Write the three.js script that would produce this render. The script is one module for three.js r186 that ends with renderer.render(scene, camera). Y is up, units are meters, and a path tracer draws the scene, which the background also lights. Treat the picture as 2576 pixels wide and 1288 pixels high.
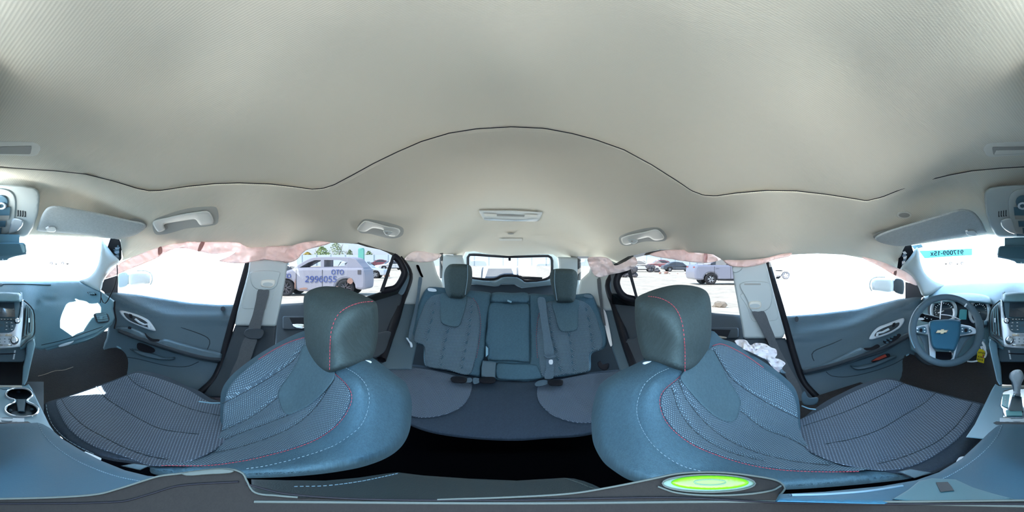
import * as THREE from 'three';
import { mergeGeometries } from 'three/addons/utils/BufferGeometryUtils.js';
import { FontLoader } from 'three/addons/loaders/FontLoader.js';
import { TextGeometry } from 'three/addons/geometries/TextGeometry.js';
import { ImprovedNoise } from 'three/addons/math/ImprovedNoise.js';

// ---------------------------------------------------------------- camera, sky, sun, exposure
const scene = new THREE.Scene();
const W = 2576, HT = 1288, K = 0.00065, EYE = 2.1;             // K: metres per picture unit at one metre
const camera = new THREE.PerspectiveCamera(2 * Math.atan(644 * K) * 180 / Math.PI, 2, 0.05, 1200);
camera.position.set(0, EYE, 0);
camera.lookAt(0, EYE, -1);

function skyTexture() {                                          // clear sky: white haze at the horizon, blue overhead
  const w = 64, h = 64, d = new Float32Array(w * h * 4);
  for (let j = 0; j < h; j++) {
    const e = ((j + 0.5) / h - 0.5) * 2, up = Math.max(0, e), t = Math.min(1, up * 1.7);
    const f = Math.pow(1 - t, 1.6);
    const c = e < 0 ? [0.8, 0.78, 0.74] : [0.45 + 0.75 * f, 0.95 + 0.6 * f, 1.55 + 0.4 * f];
    for (let i = 0; i < w; i++) d.set([...c, 1], (j * w + i) * 4);
  }
  const t = new THREE.DataTexture(d, w, h, THREE.RGBAFormat, THREE.FloatType);
  t.mapping = THREE.EquirectangularReflectionMapping; t.magFilter = THREE.LinearFilter; t.needsUpdate = true;
  return t;
}
scene.background = scene.environment = skyTexture();
const SKY = 1.5;
scene.backgroundIntensity = scene.environmentIntensity = SKY;
const SUN_DIR = new THREE.Vector3(-0.5, 0.8, 0.33).normalize();
const sun = new THREE.DirectionalLight(new THREE.Color(1, 0.96, 0.9), 11);
sun.name = 'sun_light';
sun.position.copy(SUN_DIR).multiplyScalar(60).add(new THREE.Vector3(0, 0, -20));
sun.target.position.set(0, 0, -20);
sun.castShadow = true;
Object.assign(sun.shadow.camera, { left: -90, right: 90, top: 60, bottom: -60, near: 1, far: 220 });
sun.shadow.mapSize.set(4096, 4096);
scene.add(sun, sun.target);

const renderer = new THREE.WebGLRenderer({ antialias: true });
renderer.toneMapping = THREE.LinearToneMapping;
renderer.toneMappingExposure = 4.9;
renderer.shadowMap.enabled = true;

// ---------------------------------------------------------------- tools
let seed = 20240611;
const rnd = () => { seed = (seed + 0x6d2b79f5) | 0; let t = Math.imul(seed ^ (seed >>> 15), 1 | seed); t = (t + Math.imul(t ^ (t >>> 7), 61 | t)) ^ t; return ((t ^ (t >>> 14)) >>> 0) / 4294967296; };
const noise = new ImprovedNoise();
const V = (x, y, z) => new THREE.Vector3(x, y, z);
const P = (x, y, d) => V((x - 1288) * K * d, EYE + (644 - y) * K * d, -d);     // a place given by bearing, height angle and distance
const o = (...a) => { const r = []; for (let i = 0; i < a.length; i += 2) r.push([a[i], a[i + 1]]); return r; };
const box = (x0, y0, x1, y1) => o(x0, y0, x1, y0, x1, y1, x0, y1);
const oval = (cx, cy, rx, ry, n = 28, tilt = 0) => { const r = []; for (let i = 0; i < n; i++) { const t = i / n * 2 * Math.PI, a = Math.cos(t) * rx, b = Math.sin(t) * ry; r.push([cx + a * Math.cos(tilt) - b * Math.sin(tilt), cy + a * Math.sin(tilt) + b * Math.cos(tilt)]); } return r; };
const rbox = (x0, y0, x1, y1, r = 4, n = 4) => { const p = []; const q = [[x1 - r, y0 + r, -90], [x1 - r, y1 - r, 0], [x0 + r, y1 - r, 90], [x0 + r, y0 + r, 180]]; for (const [cx, cy, a] of q) for (let i = 0; i <= n; i++) { const t = (a + 90 * i / n) * Math.PI / 180; p.push([cx + r * Math.cos(t), cy + r * Math.sin(t)]); } return p; };
const mir = (pts, c = 1288) => pts.map(([x, y, ...d]) => [2 * c - x, y, ...d]).reverse();

// smooth interpolation of a distance over the view: thin-plate spline through [x, y, distance]
function F(pts) {
  const n = pts.length, m = n + 3, S = 1 / 400, A = [];
  const U = (r2) => (r2 < 1e-12 ? 0 : 0.5 * r2 * Math.log(r2));
  const p = pts.map(([x, y, d]) => [x * S, y * S, d]);
  for (let i = 0; i < m; i++) { A.push(new Float64Array(m + 1)); }
  for (let i = 0; i < n; i++) {
    for (let j = 0; j < n; j++) A[i][j] = U((p[i][0] - p[j][0]) ** 2 + (p[i][1] - p[j][1]) ** 2);
    A[i][i] += 1e-4;
    A[i][n] = A[n][i] = 1; A[i][n + 1] = A[n + 1][i] = p[i][0]; A[i][n + 2] = A[n + 2][i] = p[i][1]; A[i][m] = p[i][2];
  }
  for (let c = 0; c < m; c++) {
    let b = c; for (let r = c + 1; r < m; r++) if (Math.abs(A[r][c]) > Math.abs(A[b][c])) b = r;
    [A[c], A[b]] = [A[b], A[c]];
    for (let r = 0; r < m; r++) { if (r === c) continue; const f = A[r][c] / A[c][c]; if (f) for (let k = c; k <= m; k++) A[r][k] -= f * A[c][k]; }
  }
  const w = A.map((r, i) => r[m] / r[i]);
  return (x, y) => { x *= S; y *= S; let s = w[n] + w[n + 1] * x + w[n + 2] * y; for (let i = 0; i < n; i++) s += w[i] * U((x - p[i][0]) ** 2 + (y - p[i][1]) ** 2); return s; };
}
const plane = (a, b, c) => { // linear through three [x, y, distance]
  const x1 = b[0] - a[0], y1 = b[1] - a[1], x2 = c[0] - a[0], y2 = c[1] - a[1], k = x1 * y2 - x2 * y1, d1 = b[2] - a[2], d2 = c[2] - a[2];
  const gx = (d1 * y2 - d2 * y1) / k, gy = (x1 * d2 - x2 * d1) / k; return (x, y) => a[2] + gx * (x - a[0]) + gy * (y - a[1]);
};
const fn = (d) => (typeof d === 'function' ? d : () => d);

// Catmull-Rom through points of any dimension
function spline(pts, closed, step) {
  const out = [], n = pts.length, m = closed ? n : n - 1, at = (i) => (closed ? pts[(i + n) % n] : pts[Math.max(0, Math.min(n - 1, i))]);
  for (let i = 0; i < m; i++) {
    const a = at(i - 1), b = at(i), c = at(i + 1), d = at(i + 2), len = Math.hypot(c[0] - b[0], c[1] - b[1]), k = Math.max(1, Math.ceil(len / step));
    const l0 = Math.hypot(b[0] - a[0], b[1] - a[1]) || 1e-6, l2 = Math.hypot(d[0] - c[0], d[1] - c[1]) || 1e-6;
    for (let j = 0; j < k; j++) {
      const t = j / k, t2 = t * t, t3 = t2 * t;
      out.push(b.map((_, q) => { const m1 = (c[q] - a[q]) * len / (len + l0), m2 = (d[q] - b[q]) * len / (len + l2); return (2 * t3 - 3 * t2 + 1) * b[q] + (t3 - 2 * t2 + t) * m1 + (-2 * t3 + 3 * t2) * c[q] + (t3 - t2) * m2; }));
    }
  }
  if (!closed) out.push(pts[n - 1].slice());
  return out;
}
function straight(pts, closed, step) {
  const out = [], n = pts.length;
  for (let i = 0; i < (closed ? n : n - 1); i++) { const a = pts[i], b = pts[(i + 1) % n], k = Math.max(1, Math.ceil(Math.hypot(b[0] - a[0], b[1] - a[1]) / step)); for (let j = 0; j < k; j++) out.push(a.map((v, q) => v + (b[q] - v) * j / k)); }
  if (!closed) out.push(pts[n - 1].slice());
  return out;
}
function inside(x, y, poly) { let r = false; for (let i = 0, j = poly.length - 1; i < poly.length; j = i++) { const a = poly[i], b = poly[j]; if ((a[1] > y) !== (b[1] > y) && x < (b[0] - a[0]) * (y - a[1]) / (b[1] - a[1]) + a[0]) r = !r; } return r; }
function dist(x, y, poly, closed = true) {
  let m = 1e18; const n = poly.length;
  for (let i = closed ? 0 : 1, j = closed ? n - 1 : 0; i < n; j = i++) { const a = poly[j], b = poly[i], dx = b[0] - a[0], dy = b[1] - a[1], t = Math.max(0, Math.min(1, ((x - a[0]) * dx + (y - a[1]) * dy) / (dx * dx + dy * dy || 1e-9))), ex = a[0] + t * dx - x, ey = a[1] + t * dy - y; m = Math.min(m, ex * ex + ey * ey); }
  return Math.sqrt(m);
}
function delaunay(pts) {
  const n = pts.length, v = pts.slice(); let x0 = 1e9, y0 = 1e9, x1 = -1e9, y1 = -1e9;
  for (const [x, y] of v) { x0 = Math.min(x0, x); x1 = Math.max(x1, x); y0 = Math.min(y0, y); y1 = Math.max(y1, y); }
  const dm = Math.max(x1 - x0, y1 - y0), mx = (x0 + x1) / 2, my = (y0 + y1) / 2;
  v.push([mx - 20 * dm, my - dm], [mx, my + 20 * dm], [mx + 20 * dm, my - dm]);
  const circ = (i, j, k) => { const [ax, ay] = v[i], [bx, by] = v[j], [cx, cy] = v[k], d = 2 * (ax * (by - cy) + bx * (cy - ay) + cx * (ay - by)) || 1e-12, a2 = ax * ax + ay * ay, b2 = bx * bx + by * by, c2 = cx * cx + cy * cy; const x = (a2 * (by - cy) + b2 * (cy - ay) + c2 * (ay - by)) / d, y = (a2 * (cx - bx) + b2 * (ax - cx) + c2 * (bx - ax)) / d; return { i, j, k, x, y, r: (ax - x) ** 2 + (ay - y) ** 2 }; };
  const idx = [...Array(n).keys()].sort((a, b) => v[a][0] - v[b][0]); let open = [circ(n, n + 1, n + 2)]; const done = [];
  for (const c of idx) {
    const edges = new Map(), keep = [];
    for (const t of open) {
      const dx = v[c][0] - t.x;
      if (dx > 0 && dx * dx > t.r) { done.push(t); continue; }
      const dy = v[c][1] - t.y;
      if (dx * dx + dy * dy - t.r > 1e-9) { keep.push(t); continue; }
      for (const [a, b] of [[t.i, t.j], [t.j, t.k], [t.k, t.i]]) { const key = a < b ? a * 1e6 + b : b * 1e6 + a; if (edges.has(key)) edges.set(key, null); else edges.set(key, [a, b]); }
    }
    for (const e of edges.values()) if (e) keep.push(circ(e[0], e[1], c));
    open = keep;
  }
  return done.concat(open).filter((t) => t.i < n && t.j < n && t.k < n).map((t) => [t.i, t.j, t.k]);
}

// A solid sheet or block: its outline is given by bearings, its face by a distance for each bearing, its thickness th runs away from the eye.
// roll rounds the edge over rw, off lifts the face, L is the mesh size.
function skin(outline, { D, off = 0, th = 0.02, roll = 0, rw = 8, holes = [], L = 14, sm = true, shape = null, back = true, uvs = 1 } = {}) {
  const f = fn(D), s = sm ? spline : straight;
  let lo = [1e9, 1e9], hi = [-1e9, -1e9]; for (const p of outline) for (const q of [0, 1]) { lo[q] = Math.min(lo[q], p[q]); hi[q] = Math.max(hi[q], p[q]); }
  const small = Math.min(hi[0] - lo[0], hi[1] - lo[1]) < 1.6 * L && !(roll && rw * 2 > L), step = small ? Math.max(3, L) : L * 0.8;
  let ring = s(outline, true, step); const hs = holes.map((h) => s(h, true, step));
  const area = (p) => p.reduce((a, q, i) => { const r = p[(i + 1) % p.length]; return a + q[0] * r[1] - r[0] * q[1]; }, 0);
  if (area(ring) < 0) ring.reverse();
  for (const h of hs) if (area(h) > 0) h.reverse();
  const loops = [ring, ...hs], pts = loops.flat(); let tris;
  if (small) tris = THREE.ShapeUtils.triangulateShape(ring.map((p) => new THREE.Vector2(...p)), hs.map((h) => h.map((p) => new THREE.Vector2(...p))));
  else {
    const nb = pts.length;
    if (roll) for (const lp of loops) for (const q of [0.3, 0.75]) for (let i = 0; i < lp.length; i++) { // extra rows for the rounded edge
      const a = lp[(i + lp.length - 1) % lp.length], b = lp[(i + 1) % lp.length], l = Math.hypot(b[0] - a[0], b[1] - a[1]) || 1, x = lp[i][0] - (b[1] - a[1]) / l * rw * q, y = lp[i][1] + (b[0] - a[0]) / l * rw * q;
      if (inside(x, y, ring) && !hs.some((h) => inside(x, y, h)) && Math.min(...loops.map((z) => dist(x, y, z))) > rw * q * 0.8) pts.push([x + (rnd() - 0.5) * 0.01, y + (rnd() - 0.5) * 0.01]);
    }
    const gap = roll ? Math.max(rw * 0.75 + L * 0.35, L * 0.55) : L * 0.55; let row = 0;
    for (let y = lo[1] + L / 2; y < hi[1]; y += L * 0.87, row++) for (let x = lo[0] + (row % 2 ? L / 2 : 0); x < hi[0]; x += L) {
      const a = x + (rnd() - 0.5) * L * 0.06, b = y + (rnd() - 0.5) * L * 0.06;
      if (inside(a, b, ring) && !hs.some((h) => inside(a, b, h)) && Math.min(...loops.map((z) => dist(a, b, z))) > gap) pts.push([a, b]);
    }
    for (let i = 0; i < nb; i++) pts[i] = [pts[i][0] + (rnd() - 0.5) * 0.004, pts[i][1] + (rnd() - 0.5) * 0.004];
    tris = delaunay(pts).filter((t) => { const x = (pts[t[0]][0] + pts[t[1]][0] + pts[t[2]][0]) / 3, y = (pts[t[0]][1] + pts[t[1]][1] + pts[t[2]][1]) / 3; return inside(x, y, ring) && !hs.some((h) => inside(x, y, h)); });
  }
  const pos = [], idx = [], n = pts.length, deep = [];
  for (const [x, y] of pts) {
    let d = f(x, y) - off;
    if (shape) d += shape(x, y);
    if (roll) { const t = Math.min(1, Math.min(...loops.map((z) => dist(x, y, z))) / rw); d += roll * (1 - Math.sqrt(Math.max(0, 1 - (1 - t) ** 2))); }
    deep.push(d); const p = P(x, y, d); pos.push(p.x, p.y, p.z);
  }
  const rear = [];
  for (const [x, y] of pts) { const d = f(x, y) - off + th + (roll || 0); rear.push(d); }
  for (const t of tris) { const [a, b, c] = t, s2 = (pts[b][0] - pts[a][0]) * (pts[c][1] - pts[a][1]) - (pts[c][0] - pts[a][0]) * (pts[b][1] - pts[a][1]); idx.push(...(s2 > 0 ? [a, c, b] : [a, b, c])); }
  const nf = idx.length;
  if (th > 0) {
    let at = 0;
    for (const lp of loops) {                                    // rim
      const m = lp.length, base = pos.length / 3;
      for (let i = 0; i < m; i++) { const [x, y] = pts[at + i], a = P(x, y, deep[at + i]), b = P(x, y, Math.max(rear[at + i], deep[at + i] + th)); pos.push(a.x, a.y, a.z, b.x, b.y, b.z); }
      for (let i = 0; i < m; i++) { const a = base + i * 2, b = base + ((i + 1) % m) * 2; idx.push(a, a + 1, b, b, a + 1, b + 1); }
      at += m;
    }
    if (back) { const base = pos.length / 3; for (let i = 0; i < n; i++) { const [x, y] = pts[i], b = P(x, y, Math.max(rear[i], deep[i] + th)); pos.push(b.x, b.y, b.z); } for (let i = 0; i < nf; i += 3) idx.push(base + idx[i], base + idx[i + 2], base + idx[i + 1]); }
  }
  const g = new THREE.BufferGeometry(); g.setAttribute('position', new THREE.Float32BufferAttribute(pos, 3)); g.setIndex(idx); g.computeVertexNormals();
  return planarUV(g, nf, uvs);
}
function planarUV(g, nf = g.index.count, k = 1) {
  const [ku, kv] = Array.isArray(k) ? k : [k, k];                 // uv in metres over the piece's own mean plane
  const p = g.attributes.position, N = V(0, 0, 0), a = V(), b = V(), c = V(), ix = g.index.array;
  for (let i = 0; i < nf; i += 3) { a.fromBufferAttribute(p, ix[i]); b.fromBufferAttribute(p, ix[i + 1]); c.fromBufferAttribute(p, ix[i + 2]); N.add(b.sub(a).cross(c.sub(a))); }
  N.normalize(); const u = Math.abs(N.y) > 0.8 ? V(1, 0, 0) : V(0, 1, 0).cross(N).normalize(), v = N.clone().cross(u).normalize(), uv = new Float32Array(p.count * 2);
  for (let i = 0; i < p.count; i++) { a.fromBufferAttribute(p, i); uv[i * 2] = a.dot(u) * ku; uv[i * 2 + 1] = a.dot(v) * kv; }
  g.setAttribute('uv', new THREE.BufferAttribute(uv, 2)); return g;
}
const wp = (pts, D, off = 0, sm = true, step = 8) => (sm ? spline : straight)(pts, false, step).map(([x, y, d]) => P(x, y, (d ?? fn(D)(x, y)) - off));   // a line of places
function tube(pts, r, { D = 3, off = 0, sm = true, closed = false, n = 6, step = 10 } = {}) {
  let q = closed ? (sm ? spline : straight)(pts, true, step).map(([x, y, d]) => P(x, y, (d ?? fn(D)(x, y)) - off)) : wp(pts, D, off, sm, step);
  if (q.length < 2) q = [q[0], q[0].clone().add(V(0.001, 0, 0))];
  return new THREE.TubeGeometry(new THREE.CatmullRomCurve3(q, closed, 'centripetal'), q.length * (closed ? 1 : 1), r, n, closed);
}
function stitches(pts, D, { off = 0.003, len = 0.009, gap = 0.007, r = 0.0016, side = 0 } = {}) { // a row of short thread lengths
  const q = wp(pts, D, off, true, 3), gs = []; let acc = 0, on = true, start = q[0];
  for (let i = 1; i < q.length; i++) { const s = q[i].distanceTo(q[i - 1]); acc += s; if (on && acc >= len) { gs.push(bar(start, q[i], r)); on = false; acc = 0; } else if (!on && acc >= gap) { on = true; acc = 0; start = q[i]; } }
  return merge(gs);
}
function bar(a, b, r, n = 5) { const d = b.clone().sub(a), l = d.length(), g = new THREE.CylinderGeometry(r, r, l, n, 1); g.applyQuaternion(new THREE.Quaternion().setFromUnitVectors(V(0, 1, 0), d.normalize())); g.translate((a.x + b.x) / 2, (a.y + b.y) / 2, (a.z + b.z) / 2); return g; }
const merge = (gs) => mergeGeometries(gs.map((g) => { const h = g.index ? g.toNonIndexed() : g.clone(); for (const k of Object.keys(h.attributes)) if (!['position', 'normal', 'uv'].includes(k)) h.deleteAttribute(k); return h; }));
const groove = (lines, w = 5, deep = 0.012) => (x, y) => { let s = 0; for (const l of lines) { const d = dist(x, y, l, false); s += Math.exp(-(d * d) / (w * w)); } return deep * Math.min(1, s); };

const both = (a, b) => (x, y) => a(x, y) + b(x, y);

// naming and grouping
const taken = new Map();
function numbered(name) { const n = taken.get(name) ?? 0; taken.set(name, n + 1); return n ? name + '_' + String(n).padStart(3, '0') : name; }
function thing(name, label, category, group) { const g = new THREE.Group(); g.name = numbered(name); g.userData = { label, category }; if (group) g.userData.group = group; scene.add(g); return g; }
function part(parent, name, geo, mat, label) { const m = new THREE.Mesh(geo, mat); m.name = name; m.castShadow = m.receiveShadow = true; if (label) m.userData.label = label; parent.add(m); return m; }
function lone(name, label, category, geo, mat, group) { const m = new THREE.Mesh(geo, mat); m.name = numbered(name); m.castShadow = m.receiveShadow = true; m.userData = { label, category }; if (group) m.userData.group = group; scene.add(m); return m; }
function struct(name, geo, mat, label) { const m = geo ? new THREE.Mesh(geo, mat) : new THREE.Group(); m.name = name; m.castShadow = m.receiveShadow = true; m.userData = { kind: 'structure', label }; scene.add(m); return m; }
function settle() {                                              // put each group's origin at the base of its thing
  for (const g of scene.children) {
    if (!g.isGroup || g.userData.placed) continue;
    const b = new THREE.Box3(); g.updateMatrixWorld(true); g.traverse((m) => { if (m.isMesh) { m.geometry.computeBoundingBox(); b.union(m.geometry.boundingBox.clone().applyMatrix4(m.matrixWorld)); } });
    const c = V((b.min.x + b.max.x) / 2, b.min.y, (b.min.z + b.max.z) / 2);
    for (const m of g.children) m.position.sub(c);
    g.position.copy(c);
  }
}

// ---------------------------------------------------------------- materials
function tex(w, h, f, { srgb = false, rep = 1 } = {}) {            // f(u, v) -> value or [r, g, b] in 0..1
  const d = new Uint8Array(w * h * 4);
  for (let j = 0; j < h; j++) for (let i = 0; i < w; i++) { const c = f(i / w, j / h), k = (j * w + i) * 4; for (let q = 0; q < 3; q++) d[k + q] = 255 * Math.max(0, Math.min(1, Array.isArray(c) ? c[q] : c)); d[k + 3] = 255; }
  const t = new THREE.DataTexture(d, w, h); t.wrapS = t.wrapT = THREE.RepeatWrapping; t.magFilter = THREE.LinearFilter; if (srgb) t.colorSpace = THREE.SRGBColorSpace; t.repeat.set(rep, rep); t.needsUpdate = true; return t;
}
const grid = new Float32Array(64 * 64).map(() => rnd());
function vn(u, v, n) { const x = u * n, y = v * n, i = Math.floor(x), j = Math.floor(y), a = x - i, b = y - j, g = (p, q) => grid[(((q % n) + n) % n) * 64 + (((p % n) + n) % n)], s = (t) => t * t * (3 - 2 * t); const sa = s(a), sb = s(b); return (g(i, j) * (1 - sa) + g(i + 1, j) * sa) * (1 - sb) + (g(i, j + 1) * (1 - sa) + g(i + 1, j + 1) * sa) * sb; }
const std = (p) => new THREE.MeshStandardMaterial(p);
const soft = (p) => new THREE.MeshPhysicalMaterial({ specularIntensity: 0.35, ...p });
const rgb = (r, g, b) => new THREE.Color().setRGB(r, g, b);
const speckle = tex(256, 256, (u, v) => 0.72 + 0.2 * vn(u, v, 64) + 0.08 * vn(u, v, 16), { rep: 6 });
const grain = tex(256, 256, (u, v) => 0.5 * vn(u, v, 64) + 0.5 * vn(u * 1, v, 32), { rep: 9 });
const weaveMap = tex(64, 64, (u, v) => { const a = Math.cos(2 * Math.PI * u) * Math.cos(2 * Math.PI * v); return 0.9 + 0.1 * a; }, { rep: 100 });
const weaveBump = tex(64, 64, (u, v) => 0.5 + 0.5 * Math.cos(2 * Math.PI * u) * Math.cos(2 * Math.PI * v), { rep: 100 });
const dot = (u, v) => { const f = (a, b) => { const x = Math.abs(((u - a + 1.5) % 1) - 0.5), y = Math.abs(((v - b + 1.5) % 1) - 0.5); return Math.max(0, 1 - (x * x) / 0.045 - (y * y) / 0.028); }; return Math.min(1, f(0.25, 0.25) + f(0.75, 0.75)); };
const meshMap = (rep) => tex(48, 48, (u, v) => { const t = Math.sqrt(dot(u, v)); return [0.44 + 0.54 * t, 0.47 + 0.52 * t, 0.5 + 0.49 * t]; }, { srgb: true, rep });
const meshFine = meshMap(82), meshBump = tex(48, 48, (u, v) => dot(u, v), { rep: 82 });
const M = {
  liner: std({ color: rgb(0.755, 0.71, 0.605), map: weaveMap, roughness: 0.95, bumpMap: weaveBump, bumpScale: 0.0005 }),
  linerTrim: std({ color: rgb(0.66, 0.65, 0.59), roughness: 0.7 }),
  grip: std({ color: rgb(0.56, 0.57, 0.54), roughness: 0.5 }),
  gripShade: std({ color: rgb(0.4, 0.41, 0.39), roughness: 0.9 }),  // darker grip tone for the painted shading behind the handles
  overhead: std({ color: rgb(0.4, 0.45, 0.45), roughness: 0.6 }),
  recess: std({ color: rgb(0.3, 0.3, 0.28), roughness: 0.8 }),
  visor: std({ color: rgb(0.46, 0.5, 0.5), roughness: 0.85, map: speckle }),
  pillar: std({ color: rgb(0.43, 0.475, 0.475), roughness: 0.6 }),
  plastic: std({ color: rgb(0.07, 0.118, 0.15), roughness: 0.55, bumpMap: grain, bumpScale: 0.0006 }),
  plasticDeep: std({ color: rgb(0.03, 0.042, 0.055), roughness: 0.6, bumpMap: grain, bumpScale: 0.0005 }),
  dash: std({ color: rgb(0.12, 0.24, 0.3), roughness: 0.5, bumpMap: grain, bumpScale: 0.0006 }),
  dashTop: std({ color: rgb(0.17, 0.33, 0.4), roughness: 0.48, bumpMap: grain, bumpScale: 0.0006 }),
  rubber: soft({ color: rgb(0.01, 0.01, 0.014), roughness: 0.5 }),
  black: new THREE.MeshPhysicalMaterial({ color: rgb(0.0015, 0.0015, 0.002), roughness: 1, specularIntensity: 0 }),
  carpet: std({ color: rgb(0.03, 0.026, 0.028), map: speckle, roughness: 1, bumpMap: grain, bumpScale: 0.004 }),
  cloth: soft({ color: rgb(0.07, 0.142, 0.19), map: speckle, roughness: 0.95, bumpMap: grain, bumpScale: 0.0008 }),
  clothDark: soft({ color: rgb(0.042, 0.062, 0.09), map: speckle, roughness: 0.95, bumpMap: grain, bumpScale: 0.001 }),
  headrest: soft({ color: rgb(0.058, 0.09, 0.098), map: speckle, roughness: 0.95, bumpMap: grain, bumpScale: 0.0004 }),
  insert: soft({ color: rgb(0.085, 0.15, 0.185), map: speckle, roughness: 0.95 }),
  mesh: std({ color: rgb(0.36, 0.53, 0.62), map: meshFine, roughness: 0.9, bumpMap: meshBump, bumpScale: 0.002 }),
  meshDark: std({ color: rgb(0.36, 0.45, 0.56), map: meshFine, roughness: 0.9, bumpMap: meshBump, bumpScale: 0.002 }),
  leather: soft({ color: rgb(0.028, 0.108, 0.172), roughness: 0.6, bumpMap: grain, bumpScale: 0.0004 }),
  latch: soft({ color: rgb(0.055, 0.16, 0.2), roughness: 0.5 }),
  belt: std({ color: rgb(0.09, 0.1, 0.112), roughness: 0.75, map: speckle }),
  beltBlue: std({ color: rgb(0.09, 0.15, 0.2), roughness: 0.75, map: speckle }),
  silver: std({ color: rgb(0.6, 0.68, 0.75), metalness: 0.12, roughness: 0.38 }),
  silverDim: std({ color: rgb(0.2, 0.37, 0.47), metalness: 0.1, roughness: 0.45 }),
  chrome: std({ color: rgb(0.85, 0.88, 0.93), metalness: 1, roughness: 0.12 }),
  screen: new THREE.MeshPhysicalMaterial({ color: rgb(0.03, 0.045, 0.065), roughness: 0.25, clearcoat: 0.5 }),
  lcd: std({ color: rgb(0.12, 0.5, 0.55), roughness: 0.3 }),
  seam: std({ color: rgb(0.022, 0.036, 0.046), roughness: 0.8 }),
  key: std({ color: rgb(0.06, 0.13, 0.18), roughness: 0.5 }),
  print: std({ color: rgb(0.72, 0.8, 0.82), roughness: 0.6 }),
  red: std({ color: rgb(0.42, 0.06, 0.09), roughness: 0.7 }),
  pale: std({ color: rgb(0.2, 0.31, 0.38), roughness: 0.8 }),
  reflector: std({ color: rgb(0.35, 0.06, 0.04), roughness: 0.3 }),
  gold: std({ color: rgb(0.85, 0.72, 0.5), metalness: 0.3, roughness: 0.35 }),
  tan: std({ color: rgb(0.3, 0.25, 0.2), roughness: 0.8 }),
  white: std({ color: rgb(0.85, 0.85, 0.86), roughness: 0.5 }),
  ragWhite: std({ color: rgb(0.88, 0.82, 0.84), roughness: 0.95 }),
  yellow: std({ color: rgb(0.75, 0.6, 0.02), roughness: 0.5 }),
  ink: std({ color: rgb(0.02, 0.02, 0.03), roughness: 0.8 }),
  airbag: new THREE.MeshPhysicalMaterial({ color: rgb(0.93, 0.66, 0.61), roughness: 0.95, transmission: 0.25, thickness: 0, side: THREE.DoubleSide }),
  airbagSeam: std({ color: rgb(0.42, 0.2, 0.18), roughness: 0.9 }),
  airbagPale: new THREE.MeshPhysicalMaterial({ color: rgb(0.9, 0.74, 0.7), roughness: 0.95, transmission: 0.2, thickness: 0, side: THREE.DoubleSide }),
  foil: std({ color: rgb(0.3, 0.36, 0.45), metalness: 0.8, roughness: 0.3 }),
  glass: new THREE.MeshPhysicalMaterial({ color: rgb(0.96, 0.98, 0.98), transmission: 1, thickness: 0, roughness: 0.0, ior: 1.45 }),
  tint: new THREE.MeshPhysicalMaterial({ color: rgb(0.095, 0.096, 0.098), transmission: 1, thickness: 0, roughness: 0.0, ior: 1.45 }),
  lens: new THREE.MeshPhysicalMaterial({ color: rgb(0.8, 0.84, 0.86), roughness: 0.2, transmission: 0.4, thickness: 0 }),
  mirror: std({ color: rgb(0.2, 0.36, 0.44), metalness: 0.9, roughness: 0.15 }),
  levelGreen: new THREE.MeshPhysicalMaterial({ color: rgb(0.14, 0.5, 0.008), roughness: 0.3, clearcoat: 0.3 }),
  levelRim: std({ color: rgb(0.1, 0.17, 0.12), roughness: 0.35 }),
  mount: soft({ color: rgb(0.017, 0.0155, 0.0145), roughness: 0.8, map: speckle }),
  mountEdge: soft({ color: rgb(0.07, 0.085, 0.08), roughness: 0.6 }),
  armrestDark: soft({ color: rgb(0.022, 0.038, 0.045), roughness: 0.6, bumpMap: grain, bumpScale: 0.0007 }),
};

// ---------------------------------------------------------------- ground, roof lining, walls, floor
const rimLeft = o(-45, 421, 0, 421, 62, 426, 140, 431, 215, 439, 287, 457, 345, 475, 375, 481, 405, 480, 470, 470, 540, 463, 600, 461, 680, 464, 740, 471, 785, 477, 812, 475, 840, 466, 880, 445, 940, 412, 1000, 383, 1060, 357, 1130, 336, 1200, 325, 1288, 320);
const rimRight = o(1370, 324, 1440, 337, 1500, 353, 1570, 378, 1640, 416, 1700, 454, 1740, 481, 1770, 492, 1800, 494, 1850, 487, 1930, 480, 2000, 481, 2080, 490, 2150, 501, 2180, 506, 2218, 497, 2268, 477, 2327, 456, 2386, 442, 2445, 431, 2519, 424, 2576, 421, 2621, 421);
const rim = [...rimLeft, ...rimRight];
const rimD = [[-45, 421, 3.3], [0, 421, 3.28], [215, 439, 3.15], [375, 481, 3.3], [600, 461, 3.25], [812, 475, 3.3], [1000, 383, 2.95], [1130, 336, 2.8], [1288, 320, 2.75], [1440, 337, 2.8], [1570, 378, 2.95], [1760, 490, 3.3], [2000, 481, 3.25], [2180, 506, 3.3], [2386, 442, 3.15], [2576, 421, 3.28], [2621, 421, 3.3]];
const rows = []; for (const x of [-45, 430, 860, 1288, 1716, 2146, 2621]) for (const [y, d] of [[-700, 0.572], [-420, 0.725], [-190, 0.92], [-60, 1.115], [60, 1.4], [180, 1.86]]) rows.push([x, y, d]);
const ceilD = F([...rimD.map(([x, y, d]) => [x, y, d + 0.045]), ...rows, [0, 300, 2.3], [300, 320, 2.35], [600, 330, 2.4], [2000, 330, 2.4], [2300, 320, 2.35], [2576, 300, 2.3]]);
const lipL = spline(o(-45, 397, 0, 398, 100, 400, 161, 408, 230, 425, 287, 442, 345, 462, 380, 474), false, 8), lipR = spline(o(2224, 478, 2297, 449, 2386, 422, 2474, 404, 2576, 397, 2621, 397), false, 8);
const ceilShape = groove([lipL, lipR], 9, 0.03);
struct('ceiling', skin([...rim.map(([x, y]) => [x, y + 9]), ...o(2621, -700, -45, -700)], { D: ceilD, shape: (x, y) => (y > 370 && (x < 420 || x > 2190) ? ceilShape(x, y) : 0), th: 0.04, L: 17, sm: false }), M.liner, 'grey woven headliner panel arching over the whole cabin');

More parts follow.
